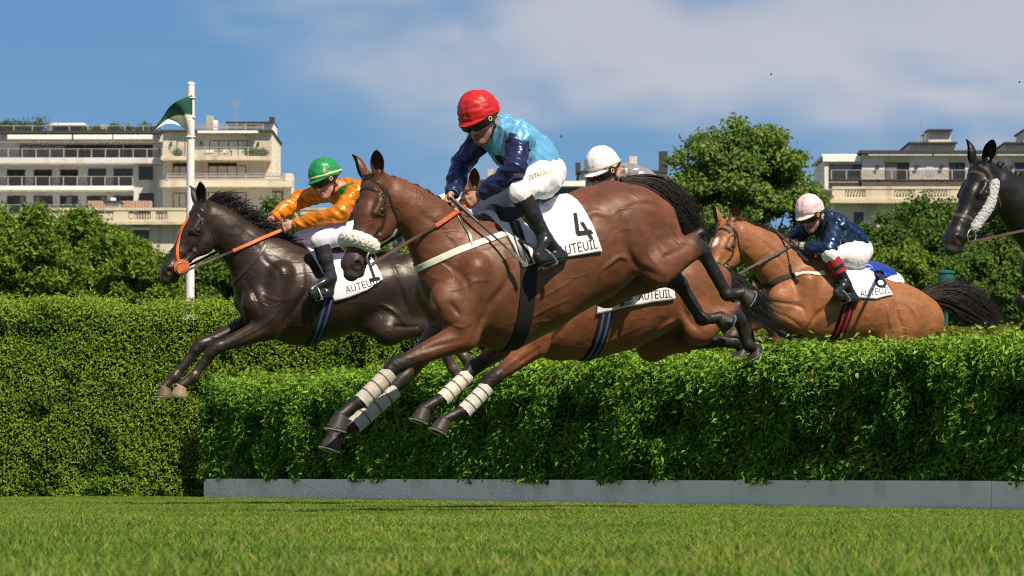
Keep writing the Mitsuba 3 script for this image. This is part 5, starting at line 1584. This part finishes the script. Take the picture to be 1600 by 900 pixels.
        ring = np.r_[np.arange(nv), np.arange(1, nu) * nv + nv - 1, (nu - 1) * nv + np.arange(nv - 2, -1, -1), np.arange(nu - 2, 0, -1) * nv]; r2 = np.roll(ring, -1)
        f = np.vstack([f, f[:, ::-1] + N, np.stack([ring, ring + N, r2 + N], 1), np.stack([ring, r2 + N, r2], 1)])
        H.part('saddle', trimesh.Trimesh(np.vstack([o.reshape(-1, 3), i_.reshape(-1, 3)]), f, process=False), 'm_leather', True, color)
    def lettering(s, text, p0, p1, height_px, color, name, part='breeches'):
        tm = meshkit.text_mesh(text, 1.0, .002, True)
        v = tm.vertices; wd = v[:, 0].max()
        p0, p1 = np.array(p0, float), np.array(p1, float)
        dx = (p1 - p0) / wd; up = np.array([dx[1], -dx[0]]); up = up / np.linalg.norm(up) * height_px
        px = p0 + v[:, :1] * dx + v[:, 1:2] * up
        d = np.array([ray(*q) for q in px]) @ s.M; d /= np.linalg.norm(d, axis=1, keepdims=True)
        t0 = (.62 - s.H.cam[1]) / d[:, 1:2]
        q = s.Br.hit(s.H.cam + d * t0, d); q, nn = s.Br.snap(q, .0035)
        q = q + nn * (.3 * v[:, 2:3])
        scene_key = s.key + '__' + part + '__' + name
        add(scene_key, trimesh.Trimesh(s.H.W(q), tm.faces, process=False), 'm_leather', 30, color)
    def whip(s, idx, a, b, label, handle=None):
        k = num('whip', idx)
        lab(k, label, 'whip')
        H = s.H
        a, b = (np.asarray(q) if len(q) == 3 and not isinstance(q[0], int) else H.J(*q) for q in (a, b))
        d = (b - a) / np.linalg.norm(b - a)
        h0 = a - d * (handle or .13)
        m = tube(curve([a, b], 24), np.linspace(.0075, .0045, 24), 8)
        add(k + '__shaft', trimesh.Trimesh(H.W(m.vertices), m.faces, process=False), 'm_leather', True, (.012, .012, .012))
        m = tube(np.array([h0, h0 + d * .012, a - d * .02, a + d * .10]), np.array([.016, .0135, .0125, .009]), 10)
        add(k + '__handle', trimesh.Trimesh(H.W(m.vertices), m.faces, process=False), 'm_leather', 40, (.05, .05, .05))
        fl = sweep(curve([b - d * .16, b], 8), np.tile(V3(0, 1, 0), (8, 1)), .026, .006)
        add(k + '__flap', trimesh.Trimesh(H.W(fl.vertices), fl.faces, process=False), 'm_leather', False, (.02, .02, .02))
# ================================================================ the horses of this race, traced on their own median planes
WHITE_BOOT = (.40, .385, .33)
A = Horse(0, 25, 830, 24.3, 'bay horse with white sheepskin noseband leaping in front, number 4 on its white saddle cloth')
A.build(dict(h=.0082, seed=1, coat=(.112, .043, .021), head=(.088, .033, .017), face=(.045, .021, .013), muzzle=(.045, .034, .030), lip=(.10, .07, .06), eyelid=(.03, .018, .014),
    torso=[((738, 350), (712, 500), .165), ((756, 343), (752, 534), .215), ((776, 338), (790, 544), .255), ((826, 335), (836, 520), .280), ((872, 327), (880, 491), .280),
           ((915, 301), (918, 470), .255), ((955, 289), (958, 440), .240), ((988, 293), (1000, 410), .215)],
    neck=[((722, 405), 68, .155), ((692, 381), 54, .125), ((668, 350), 42, .108), ((640, 325), 34, .096), ((618, 308), 29, .088)],
    poll=(585, 279), lips=(531, 408), headscale=1.15, turn=20, ears={1: (.10, .12), -1: (.05, .42)},
    legs=[dict(kind='fore', near=True, j=dict(sh=(700, 472), el=(726, 524), kn=(617, 571), fe=(560, 627), to=(509, 668))),
          dict(kind='fore', near=False, j=dict(sh=(676, 458), el=(696, 510), kn=(624, 598), fe=(549, 664), to=(500, 697))),
          dict(kind='hind', near=True, j=dict(hip=(972, 352), st=(1022, 410), hk=(1090, 380), fe=(1136, 462), to=(1178, 455)), but=(1030, 345), rh=.205, fwd=False),
          dict(kind='hind', near=False, j=dict(hip=(950, 372), st=(948, 450), hk=(1055, 432), fe=(1096, 500), to=(1146, 493)), but=(985, 350), rh=.17, fwd=False)],
    extra=[('el', (938, 340, .13), (.13, .10, .10), .06), ('el', (1000, 330, .13), (.13, .10, .13), .05), ('rc', (1030, 430, .20), (1080, 395, .15), .075, .05, .05),
           ('rc', (742, 420, .20), (722, 500, .19), .085, .075, .05), ('el', (772, 478, .285), (.030, .020, .025), -.05)],
    lines=[([(789, 386), (794, 412), (785, 445), (767, 470), (757, 495), (737, 532)], .22, -.016, .022), ([(712, 500), (680, 520), (648, 538), (622, 556)], .16, -.009, .013), ([(714, 532), (680, 540), (651, 550)], .16, -.007, .012),
           ([(667, 440), (672, 470), (682, 496)], .16, -.012, .018), ([(690, 400), (715, 428), (722, 458), (708, 486)], .18, -.007, .016), ([(690, 452), (712, 452), (735, 440), (760, 438)], .2, .005, .009), ([(676, 425), (700, 437), (722, 428), (745, 415)], .2, .004, .008), ([(700, 505), (716, 512), (728, 505)], .2, .005, .009), ([(820, 470), (850, 462), (872, 450), (905, 430)], .28, .004, .009), ([(990, 350), (1003, 370), (1008, 395), (1020, 415)], .22, .004, .009), ([(697, 474), (705, 482), (712, 494)], .2, -.010, .014),
           ([(967, 330), (972, 360), (975, 384), (984, 404), (1002, 421), (1030, 436)], .22, -.016, .022), ([(967, 333), (985, 322), (1003, 319), (1030, 324)], .2, -.007, .018), ([(936, 424), (950, 412), (965, 402), (985, 405)], .24, .012, .014),
           ([(1006, 345), (1020, 375), (1036, 405)], .2, -.007, .020), ([(1040, 352), (1056, 378), (1074, 392)], .16, -.010, .016), ([(800, 505), (830, 498), (862, 480), (900, 465)], .27, .004, .010), ([(905, 345), (925, 332), (945, 340)], .2, .010, .020),
           ([(655, 330), (690, 360), (712, 395)], .13, -.006, .018), ([(640, 372), (655, 400), (668, 430)], .12, -.008, .014)]))
A.bridle((.028, .018, .014), noseband=False, fleece=(.66, .65, .60))
for l_ in A.tr['legs'][:2]:
    A.boots(l_, WHITE_BOOT, label='off-white buckled tendon boot')
k_ = A.saddle_cloth([(752, 331), (878, 325)], [(815, 420), (850, 408), (895, 401), (938, 393)])
A.lettering('AUTEUIL', (874, 400), (935, 388), 15, k_, 'lettering')
A.lettering('4', (904, 377), (931, 372), 43, k_, 'number', True, -.50)
A.girth((824, 415), (800, 536), .105, (.010, .010, .012))
for q in ((798, 352, 818, 414), (806, 350, 827, 413)):
    A.strap('girth_strap', A.hit([q[:2], ((q[0] + q[2]) / 2, (q[1] + q[3]) / 2), q[2:]]), .030, .006, 'm_leather', (.014, .013, .013), .026, 24)
A.strap('breastplate', [A.hit([q])[0] for q in ((800, 362), (765, 374), (720, 390), (680, 407), (650, 421))] + [A.hit([q])[0] * V3(1, -1, 1) for q in ((650, 421), (680, 407), (720, 390), (765, 374), (800, 362))], .040, .006, 'm_cloth', (.66, .66, .60), .006, 90, label='white webbing breast strap')
A.strap('neck_strap', A.hit([(716, 338), (724, 352), (734, 368), (738, 384)]), .022, .006, 'm_leather', (.05, .04, .035), .006, 30)
A.tail([(970, 285, 0), (1003, 285, 0), (1034, 298, 0), (1056, 318, 0), (1072, 340, 0), (1088, 362, 0)], [.02, .035, .055, .065, .07, .05], n=1700, label='black tail swept back over the rump')
A.plaits([(612, 281), (655, 297), (697, 322)], 11)

B = Horse(1, 18, 450, 30.0, 'dark brown horse with orange bit guards leaping at the left')
BW = (.06, .05, .042)
B.build(dict(h=.0105, seed=4, mat='m_coat_wet', coat=(.024, .0145, .0105), face=(.032, .017, .012), muzzle=(.028, .017, .014), lip=(.06, .04, .035), points=(.014, .011, .010),
    torso=[((428, 376), (412, 492), .165), ((450, 382), (434, 526), .215), ((470, 388), (470, 538), .255), ((510, 395), (520, 527), .28), ((555, 398), (562, 512), .275), ((600, 398), (600, 500), .25), ((645, 402), (640, 490), .23), ((680, 412), (672, 480), .20)],
    neck=[((425, 425), 55, .15), ((402, 408), 43, .125), ((380, 385), 36, .108), ((352, 360), 31, .096), ((334, 345), 26, .088)],
    poll=(315, 321), lips=(250, 423), headscale=1.10, turn=6, ears={1: (.12, .22), -1: (.10, .45)},
    legs=[dict(kind='fore', near=True, j=dict(sh=(402, 475), el=(424, 510), kn=(334, 545), fe=(301, 588), to=(266, 617)), sock=(.030, .022, .018), hoof=(.26, .19, .12)),
          dict(kind='fore', near=False, j=dict(sh=(390, 468), el=(405, 502), kn=(311, 540), fe=(272, 588), to=(243, 619)), sock=(.026, .020, .017), hoof=(.12, .09, .06)),
          dict(kind='hind', near=True, j=dict(hip=(650, 432), st=(606, 515), hk=(675, 512), fe=(708, 578), to=(722, 602)), but=(690, 440), sock=BW, rh=.18, fwd=False),
          dict(kind='hind', near=False, j=dict(hip=(640, 432), st=(596, 500), hk=(690, 505), fe=(726, 560), to=(742, 586)), but=(675, 440), sock=BW, rh=.16, fwd=False)],
    extra=[('el', (590, 505, .10), (.16, .10, .11), .06), ('rc', (440, 430, .2), (424, 495, .19), .085, .072, .05)],
    lines=[([(478, 415), (478, 450), (462, 478), (448, 500), (436, 520)], .22, -.018, .024), ([(415, 492), (390, 512), (355, 532)], .16, -.010, .015), ([(418, 508), (390, 524), (362, 538)], .16, -.008, .013), ([(388, 440), (396, 465), (404, 488)], .16, -.013, .020),
           ([(410, 400), (430, 425), (432, 455)], .18, -.008, .018), ([(365, 345), (395, 375), (412, 400)], .13, -.007, .018), ([(590, 475), (612, 486), (632, 510)], .2, .014, .016), ([(618, 440), (628, 470), (642, 500)], .2, -.014, .022), ([(400, 455), (430, 470), (455, 465)], .2, .004, .011)]))
B.bridle((.020, .016, .014), rubber=(.62, .14, .03))
k_ = B.saddle_cloth([(468, 372), (560, 392)], [(520, 470), (545, 464), (572, 454), (598, 437)])
B.lettering('AUTEUIL', (541, 459), (594, 443), 11, k_, 'lettering')
B.lettering('1', (574, 441), (594, 437), 34, k_, 'number', True, -.2)
B.girth((512, 468), (488, 536), .095, (.010, .011, .016), stripes=(.05, .09, .30))
B.strap('breastplate', [B.hit([q])[0] for q in ((415, 383), (405, 398), (390, 415), (374, 432), (364, 446))] + [B.hit([q])[0] * V3(1, -1, 1) for q in ((364, 446), (374, 432), (390, 415), (405, 398), (415, 383))], .028, .006, 'm_leather', (.03, .022, .02), .006, 80)
B.mane([(318, 318, 0), (345, 324, 0), (372, 342, 0), (400, 364, 0), (430, 380, 0)], [(-.17, .13), (-.24, .02)], n=800, spread=.03)
B.tail([(682, 412, 0), (705, 412, 0), (735, 425, 0), (760, 445, 0), (785, 470, 0)], [.03, .06, .09, .10, .05], n=300)

C = Horse(2, 25, 900, 26.9, 'bay horse leaping close behind the front horse, only its body and forelegs in view')
C.build(dict(h=.0105, seed=7, coat=(.160, .060, .026), face=(.11, .045, .023), muzzle=(.05, .03, .022),
    torso=[((840, 370), (820, 520), .165), ((860, 366), (853, 548), .215), ((872, 362), (880, 561), .255), ((918, 368), (925, 558), .28), ((965, 375), (972, 546), .28), ((1010, 385), (1015, 525), .255), ((1055, 395), (1055, 500), .235), ((1090, 405), (1092, 490), .205)],
    neck=[((838, 425), 62, .15), ((810, 392), 50, .125), ((782, 360), 38, .108), ((765, 340), 32, .096), ((752, 330), 28, .088)],
    poll=(738, 303), lips=(668, 415), headscale=1.05, turn=5, ears={1: (.10, .20), -1: (.05, .40)},
    legs=[dict(kind='fore', near=True, j=dict(sh=(792, 490), el=(838, 536), kn=(768, 594), fe=(722, 642), to=(671, 668))),
          dict(kind='fore', near=False, j=dict(sh=(775, 485), el=(812, 528), kn=(738, 576), fe=(688, 623), to=(641, 653))),
          dict(kind='hind', near=True, j=dict(hip=(1075, 445), st=(1092, 512), hk=(1152, 488), fe=(1168, 540), to=(1190, 548)), but=(1118, 440), rh=.19, fwd=False),
          dict(kind='hind', near=False, j=dict(hip=(1060, 455), st=(1018, 538), hk=(1100, 532), fe=(1150, 536), to=(1168, 552)), but=(1090, 445), rh=.16, fwd=False)],
    extra=[('rc', (850, 445, .2), (838, 520, .19), .085, .075, .05)],
    lines=[([(905, 440), (900, 475), (882, 510), (858, 545)], .22, -.018, .024), ([(828, 520), (800, 550), (778, 575)], .16, -.010, .014), ([(842, 540), (812, 562), (785, 582)], .16, -.008, .013), ([(1062, 440), (1062, 470), (1072, 498), (1088, 520)], .2, -.016, .022),
           ([(1030, 520), (1045, 505), (1062, 500)], .22, .012, .014), ([(1100, 440), (1108, 475), (1118, 505)], .18, -.008, .018), ([(905, 545), (950, 535), (1000, 512)], .26, .004, .011)]))
C.bridle((.028, .018, .014))
for l_ in C.tr['legs'][:2]:
    C.boots(l_, (.52, .52, .48), label='white tendon boot')
k_ = C.saddle_cloth([(905, 362), (1000, 380)], [(930, 490), (975, 478), (1015, 472), (1053, 467)])
C.lettering('AUTEUIL', (998, 469), (1050, 465), 13, k_, 'lettering')
C.lettering('6', (1018, 450), (1046, 447), 40, k_, 'number', True, -.2)
C.girth((946, 478), (920, 559), .095, (.010, .010, .012), stripes=(.06, .10, .26))
C.tail([(1106, 412, 0), (1128, 426, 0), (1150, 448, 0), (1172, 474, 0), (1202, 494, 0)], [.02, .04, .07, .08, .06], n=1400)

D = Horse(3, 24, 1290, 32.9, 'light bay horse with a white star rising to the fence under the pink-capped jockey')
D.build(dict(h=.011, seed=9, coat=(.235, .095, .038), face=(.19, .072, .03), muzzle=(.10, .05, .03), points=(.016, .012, .010),
    torso=[((1254, 398), (1243, 500), .165), ((1268, 396), (1262, 532), .215), ((1275, 398), (1285, 543), .255), ((1310, 412), (1318, 540), .28), ((1345, 430), (1352, 540), .28), ((1375, 441), (1385, 550), .255), ((1405, 447), (1412, 550), .24), ((1432, 460), (1436, 545), .21)],
    neck=[((1242, 432), 48, .15), ((1221, 416), 42, .125), ((1198, 398), 34, .108), ((1178, 384), 29, .096), ((1158, 371), 25, .088)],
    poll=(1136, 350), lips=(1083, 436), headscale=1.14, turn=26, ears={1: (.0, .42), -1: (.05, .40)},
    paint=[((.20, -.01, .034), (.045, .028, .03), (.75, .73, .70), .008)],
    legs=[dict(kind='fore', near=True, j=dict(sh=(1222, 468), el=(1252, 504), kn=(1170, 478), fe=(1222, 520), to=(1252, 530)), fwd=False),
          dict(kind='fore', near=False, j=dict(sh=(1212, 464), el=(1238, 500), kn=(1163, 488), fe=(1174, 540), to=(1196, 560)), fwd=False),
          dict(kind='hind', near=True, j=dict(hip=(1408, 490), st=(1392, 560), hk=(1448, 630), fe=(1424, 700), to=(1405, 726)), but=(1448, 500), rh=.20),
          dict(kind='hind', near=False, j=dict(hip=(1415, 490), st=(1400, 565), hk=(1462, 632), fe=(1440, 704), to=(1420, 728)), but=(1440, 500), rh=.18)],
    extra=[('rc', (1262, 440, .2), (1254, 495, .19), .085, .075, .05)],
    lines=[([(1188, 470), (1215, 474), (1244, 480), (1252, 500)], .17, -.012, .016), ([(1308, 440), (1302, 468), (1275, 492), (1258, 520)], .22, -.017, .024), ([(1384, 470), (1386, 495), (1392, 515)], .24, .012, .016), ([(1396, 470), (1400, 495), (1410, 520)], .24, -.014, .018), ([(1408, 472), (1420, 485), (1428, 504)], .2, .010, .016),
           ([(1190, 372), (1215, 400), (1228, 425)], .13, -.008, .020), ([(1163, 392), (1185, 420), (1200, 446)], .12, -.008, .015), ([(1205, 488), (1225, 496), (1245, 512)], .17, -.008, .012)]))
D.bridle((.022, .016, .013))
k_ = D.saddle_cloth([(1276, 400), (1352, 432)], [(1314, 462), (1340, 467), (1368, 468), (1397, 458)])
D.lettering('AUTEUIL', (1344, 464), (1392, 458), 10, k_, 'lettering')
D.lettering('8', (1366, 449), (1386, 449), 26, k_, 'number', True, -.2)
D.girth((1324, 470), (1294, 541), .105, (.012, .010, .011), stripes=(.35, .015, .02))
D.strap('breastplate', [D.hit([q])[0] for q in ((1242, 430), (1222, 435), (1205, 443))] + [D.hit([q])[0] * V3(1, -1, 1) for q in ((1205, 443), (1222, 435), (1242, 430))], .046, .006, 'm_cloth', (.03, .028, .027), .006, 70)
D.strap('breastplate_strap', D.hit([(1288, 426), (1268, 427), (1243, 430)]), .038, .007, 'm_cloth', (.62, .58, .47), .007, 24, label='cream side strap of the breastplate')
D.mane([(1134, 344, 0), (1160, 349, 0), (1190, 361, 0), (1230, 386, 0)], [(-.10, .035), (-.12, .03)], n=420, spread=.03, color=(.020, .012, .009))
D.tail([(1440, 466, 0), (1462, 462, 0), (1492, 466, 0), (1522, 480, 0), (1552, 500, 0)], [.04, .085, .13, .14, .07], n=2000, label='black tail streaming out behind')

E = Horse(4, 24, 1600, 28.0, 'black horse with grey sheepskin cheekpieces entering at the right edge')
E.build(dict(h=.011, seed=12, mat='m_coat_wet', coat=(.0060, .0056, .0060), face=(.008, .0075, .008), muzzle=(.014, .013, .013), lip=(.10, .09, .09), points=(.010, .010, .010), eyelid=(.02, .018, .018),
    torso=[((1680, 320), (1655, 452), .165), ((1702, 312), (1700, 495), .215), ((1730, 312), (1745, 510), .255), ((1785, 320), (1795, 500), .28), ((1835, 325), (1845, 490), .28), ((1880, 328), (1890, 490), .255), ((1920, 338), (1930, 485), .24), ((1955, 355), (1960, 480), .21)],
    neck=[((1675, 385), 64, .15), ((1645, 365), 56, .125), ((1612, 338), 45, .110), ((1585, 312), 36, .100), ((1562, 293), 30, .092)],
    poll=(1534, 258), lips=(1468, 374), headscale=1.10, turn=14, ears={1: (.05, .48), -1: (.10, .15)},
    legs=[dict(kind='fore', near=True, j=dict(sh=(1628, 425), el=(1676, 478), kn=(1594, 470), fe=(1640, 530), to=(1668, 545)), fwd=False),
          dict(kind='fore', near=False, j=dict(sh=(1620, 420), el=(1660, 475), kn=(1600, 520), fe=(1610, 585), to=(1640, 600)), fwd=False),
          dict(kind='hind', near=True, j=dict(hip=(1925, 405), st=(1900, 510), hk=(1970, 610), fe=(1940, 690), to=(1915, 740)), but=(1970, 420)),
          dict(kind='hind', near=False, j=dict(hip=(1925, 405), st=(1905, 520), hk=(1985, 610), fe=(1960, 690), to=(1935, 740)), but=(1965, 420))]))
E.bridle((.065, .045, .036), cheek_fleece=True)
k_ = E.saddle_cloth([(1735, 308), (1880, 325)], [(1790, 420), (1830, 400), (1880, 395), (1900, 388)])
E.girth((1800, 415), (1765, 502), .10, (.010, .010, .012))
E.plaits([(1562, 257), (1610, 282), (1660, 302)], 8)
F_ = Horse(5, 24, 1300, 37.5, 'bay horse almost hidden behind the light bay horse')
F_.dx = -34
F_.build(dict(h=.014, seed=15, coat=(.12, .05, .022), muzzle=(.04, .025, .02),
    torso=[((1290, 488), (1268, 580), .165), ((1308, 484), (1305, 600), .215), ((1332, 486), (1340, 612), .255), ((1365, 492), (1372, 606), .28), ((1395, 494), (1400, 598), .28), ((1422, 492), (1428, 596), .255), ((1446, 496), (1452, 590), .24), ((1468, 506), (1470, 585), .21)],
    neck=[((1298, 484), (1256, 548), .15), ((1276, 474), (1242, 525), .125), ((1252, 466), (1230, 510), .108), ((1232, 460), (1220, 500), .096)],
    poll=(1218, 462), lips=(1165, 530), headscale=1.05,
    legs=[dict(kind='fore', near=True, j=dict(sh=(1272, 560), el=(1300, 590), kn=(1252, 620), fe=(1240, 665), to=(1225, 690))),
          dict(kind='fore', near=False, j=dict(sh=(1270, 560), el=(1296, 590), kn=(1240, 600), fe=(1235, 650), to=(1220, 675))),
          dict(kind='hind', near=True, j=dict(hip=(1450, 535), st=(1432, 600), hk=(1478, 655), fe=(1462, 705), to=(1445, 735)), but=(1478, 545)),
          dict(kind='hind', near=False, j=dict(hip=(1450, 535), st=(1440, 605), hk=(1488, 650), fe=(1478, 700), to=(1460, 730)), but=(1476, 545))]))
F_.dx = 0
NAVY = (.020, .028, .100)
RA = Rider(0, A, 'jockey in red cap, light blue satin body and navy sleeves crouching on the front horse')
RA.build(dict(seed=2, hs=1.10, face=(.68, .46, -.36), up=(.40, .1, 1), skin=(.40, .22, .155), stubble=.35, cap=(.42, .012, .014), jersey=(.17, .50, .82), sleeve=NAVY, collar=(.20, .50, .74), cuff=(.06, .06, .07),
    cap_wrinkle=1.5, spots=[('s', (781, 254, .05), .05, (.010, .012, .04))], boot_top=(.010, .010, .011), breeches=(.70, .70, .77),
    j=dict(head=(751, 186, .02), neck=(786, 202, 0), chest=(800, 222, 0), hip=(850, 270, 0), shl=(814, 219, .19), shr=(752, 214, -.20), ell=(806, 262, .30), elr=(722, 254, -.26),
           wrl=(752, 304, .12), wrr=(706, 303, -.10), hal=(722, 322, .06), har=(697, 322, -.06), hpl=(848, 280, .15), hpr=(845, 272, -.13), knl=(812, 301, .31), knr=(744, 331, -.27),
           anl=(853, 374, .33), anr=(782, 402, -.33), tol=(839, 398, .42), hel=(878, 401, .31), tor=(768, 420, -.36), sad=(785, 345, 0))))
RA.saddle()
RA.lettering('B. LESTRADE', (817, 285), (856, 271), 6.5, (.30, .26, .16), 'lettering')
RA.lettering('O', (857, 272), (866, 269), 9, (.55, .45, .03), 'emblem')
A.rein(RA.grip_l, RA.grip_r, (.06, .028, .018), (.42, .10, .035), .62)
RA.whip(0, (728, 330, .12), (824, 416, .40), 'black whip in the left hand of the red-capped jockey')

ORANGE, GREEN = (.72, .22, .012), (.010, .22, .060)
RB = Rider(1, B, 'jockey in green cap and orange silks with green spots on the left dark brown horse')
RB.build(dict(seed=5, hs=1.06, face=(.80, .52, -.30), up=(.3, .0, 1), skin=(.46, .26, .20), cap=GREEN, band=(.62, .52, .28), jersey=ORANGE, sleeve=ORANGE, boot_top=(.016, .016, .02), breeches=(.60, .60, .72), boot=(.02, .022, .03),
    spots=[('s', (551, 288, .14), .055, GREEN), ('s', (518, 316, .16), .058, GREEN), ('s', (536, 297, .12), .045, GREEN), ('s', (536, 342, .22), .05, GREEN), ('s', (495, 292, -.1), .045, GREEN)],
    j=dict(head=(510, 281, .02), neck=(537, 297, 0), chest=(552, 312, 0), hip=(604, 338, 0), shl=(556, 303, .18), shr=(512, 298, -.19), ell=(530, 334, .30), elr=(468, 312, -.24),
           wrl=(461, 351, .12), wrr=(427, 341, -.10), hal=(440, 357, .06), har=(412, 357, -.06), hpl=(596, 352, .15), hpr=(590, 346, -.13), knl=(500, 376, .30), knr=(470, 375, -.27),
           anl=(518, 434, .33), anr=(480, 440, -.33), tol=(486, 452, .36), hel=(514, 458, .31), tor=(455, 458, -.34), sad=(520, 398, 0))))
RB.saddle()
B.rein(RB.grip_l, RB.grip_r, (.035, .026, .022), (.55, .15, .05), .48)

RC = Rider(2, C, 'jockey in white cap and grey silks with orange, showing over the front horse')
RC.build(dict(seed=8, hs=1.08, face=(.75, .50, -.35), up=(.35, .1, 1), skin=(.42, .22, .16), cap=(.74, .72, .80), cap_wrinkle=.4, band=(.55, .47, .30), jersey=(.33, .33, .35), sleeve=(.33, .33, .35), collar=(.60, .22, .05), boot_top=(.016, .016, .02),
    spots=[('s', (1006, 264, .08), .035, (.75, .22, .02))],
    j=dict(head=(943, 267, .02), neck=(974, 277, 0), chest=(990, 290, 0), hip=(1034, 328, 0), shl=(998, 284, .18), shr=(950, 286, -.19), ell=(975, 335, .30), elr=(910, 325, -.24),
           wrl=(925, 368, .12), wrr=(890, 366, -.10), hal=(900, 376, .06), har=(872, 376, -.06), hpl=(1018, 350, .15), hpr=(1015, 345, -.13), knl=(962, 385, .30), knr=(930, 385, -.27),
           anl=(990, 440, .33), anr=(958, 445, -.33), tol=(968, 462, .36), tor=(938, 468, -.34), sad=(935, 388, 0))))
RC.saddle()
C.rein(RC.grip_l, RC.grip_r, (.05, .03, .02), (.05, .03, .02), .5)

RD = Rider(3, D, 'jockey in pale pink cap and dark blue satin silks on the light bay horse')
RD.build(dict(seed=11, hs=1.05, face=(.76, .46, -.40), up=(.35, .1, 1), skin=(.40, .22, .16), stubble=.25, cap=(.62, .46, .50), peak=(.66, .60, .60), jersey=(.009, .030, .085), sleeve=(.009, .030, .085), gloves=(.012, .012, .013), cuff=(.30, .27, .20), boot_top=(.28, .02, .035), top_len=.11, breeches=(.70, .70, .76),
    spots=[('s', (1272, 368, .06), .055, (.60, .36, .42))],
    j=dict(head=(1267, 335, .02), neck=(1292, 346, 0), chest=(1302, 360, 0), hip=(1338, 392, 0), shl=(1310, 352, .18), shr=(1268, 350, -.19), ell=(1296, 390, .29), elr=(1240, 374, -.24),
           wrl=(1252, 386, .13), wrr=(1230, 380, -.10), hal=(1228, 379, .08), har=(1210, 379, -.06), hpl=(1336, 400, .15), hpr=(1332, 396, -.13), knl=(1297, 397, .30), knr=(1262, 402, -.27),
           anl=(1322, 444, .33), anr=(1285, 452, -.33), tol=(1306, 456, .38), hel=(1336, 468, .32), tor=(1270, 468, -.34), sad=(1290, 414, 0))))
RD.saddle()
D.rein(RD.grip_l, RD.grip_r, (.08, .06, .05), (.10, .08, .07), .5)
RD.whip(1, (1224, 372, .10), (1262, 408, .36), 'short whip held by the pink-capped jockey')

RE = Rider(4, F_, 'jockey in blue and orange silks bent low behind the pink-capped jockey')
RE.build(dict(seed=14, face=(.85, .2, -.4), up=(.4, 0, 1), cap=(.015, .05, .35), jersey=(.02, .07, .40), sleeve=(.70, .16, .02),
    j=dict(head=(1312, 420, .02), neck=(1338, 422, 0), chest=(1352, 432, 0), hip=(1390, 444, 0), shl=(1345, 430, .18), shr=(1330, 432, -.19), ell=(1338, 460, .29), elr=(1305, 455, -.24),
           wrl=(1302, 476, .13), wrr=(1290, 474, -.10), hal=(1286, 478, .08), har=(1274, 478, -.06), hpl=(1388, 452, .15), hpr=(1384, 450, -.13), knl=(1345, 480, .30), knr=(1330, 482, -.27),
           anl=(1368, 525, .33), anr=(1345, 528, -.33), tol=(1352, 540, .36), tor=(1330, 545, -.34), sad=(1350, 492, 0))))

RF = Rider(5, E, 'jockey in dark green silks on the black horse at the right edge')
off_ = lambda p: (1730 + (p[0] - 872) * .95, 312 + (p[1] - 362) * .95, p[2])
RF.build(dict(seed=17, face=(.75, .3, -.4), up=(.35, .1, 1), cap=(.03, .12, .06), jersey=(.02, .10, .05), sleeve=(.02, .10, .05), boot_top=(.016, .016, .02), j={k: off_(v) for k, v in RC.tr['j'].items()}))
RF.saddle()
E.rein(RF.grip_l, RF.grip_r, (.06, .035, .025), (.55, .14, .05), .50)

# bits of turf thrown up by the hooves
mat('clod', (.035, .040, .014), .95, .1)
for i, (px, py, d_, r, t_) in enumerate(((1205, 116, 24.5, .010, 'in the sky to the upper right of the big tree'), (877, 213, 24.0, .011, 'beside the shoulder of the red-capped jockey'), (875, 271, 24.2, .012, 'behind the seat of the red-capped jockey'), (1593, 128, 25.5, .010, 'in the sky at the right edge'))):
    c_ = trimesh.creation.icosphere(1, r * .55); c_.vertices = c_.vertices * (V3(1, .8, 1.3) + .5 * (meshkit.noise(c_.vertices * 160 + i)[:, None] - .5)) + at(px, py, d_)
    k_ = add('turf_clod', c_, 'm_clod'); lab(k_, 'tiny dark clod flying ' + t_, 'clod', 'flying bits of turf')
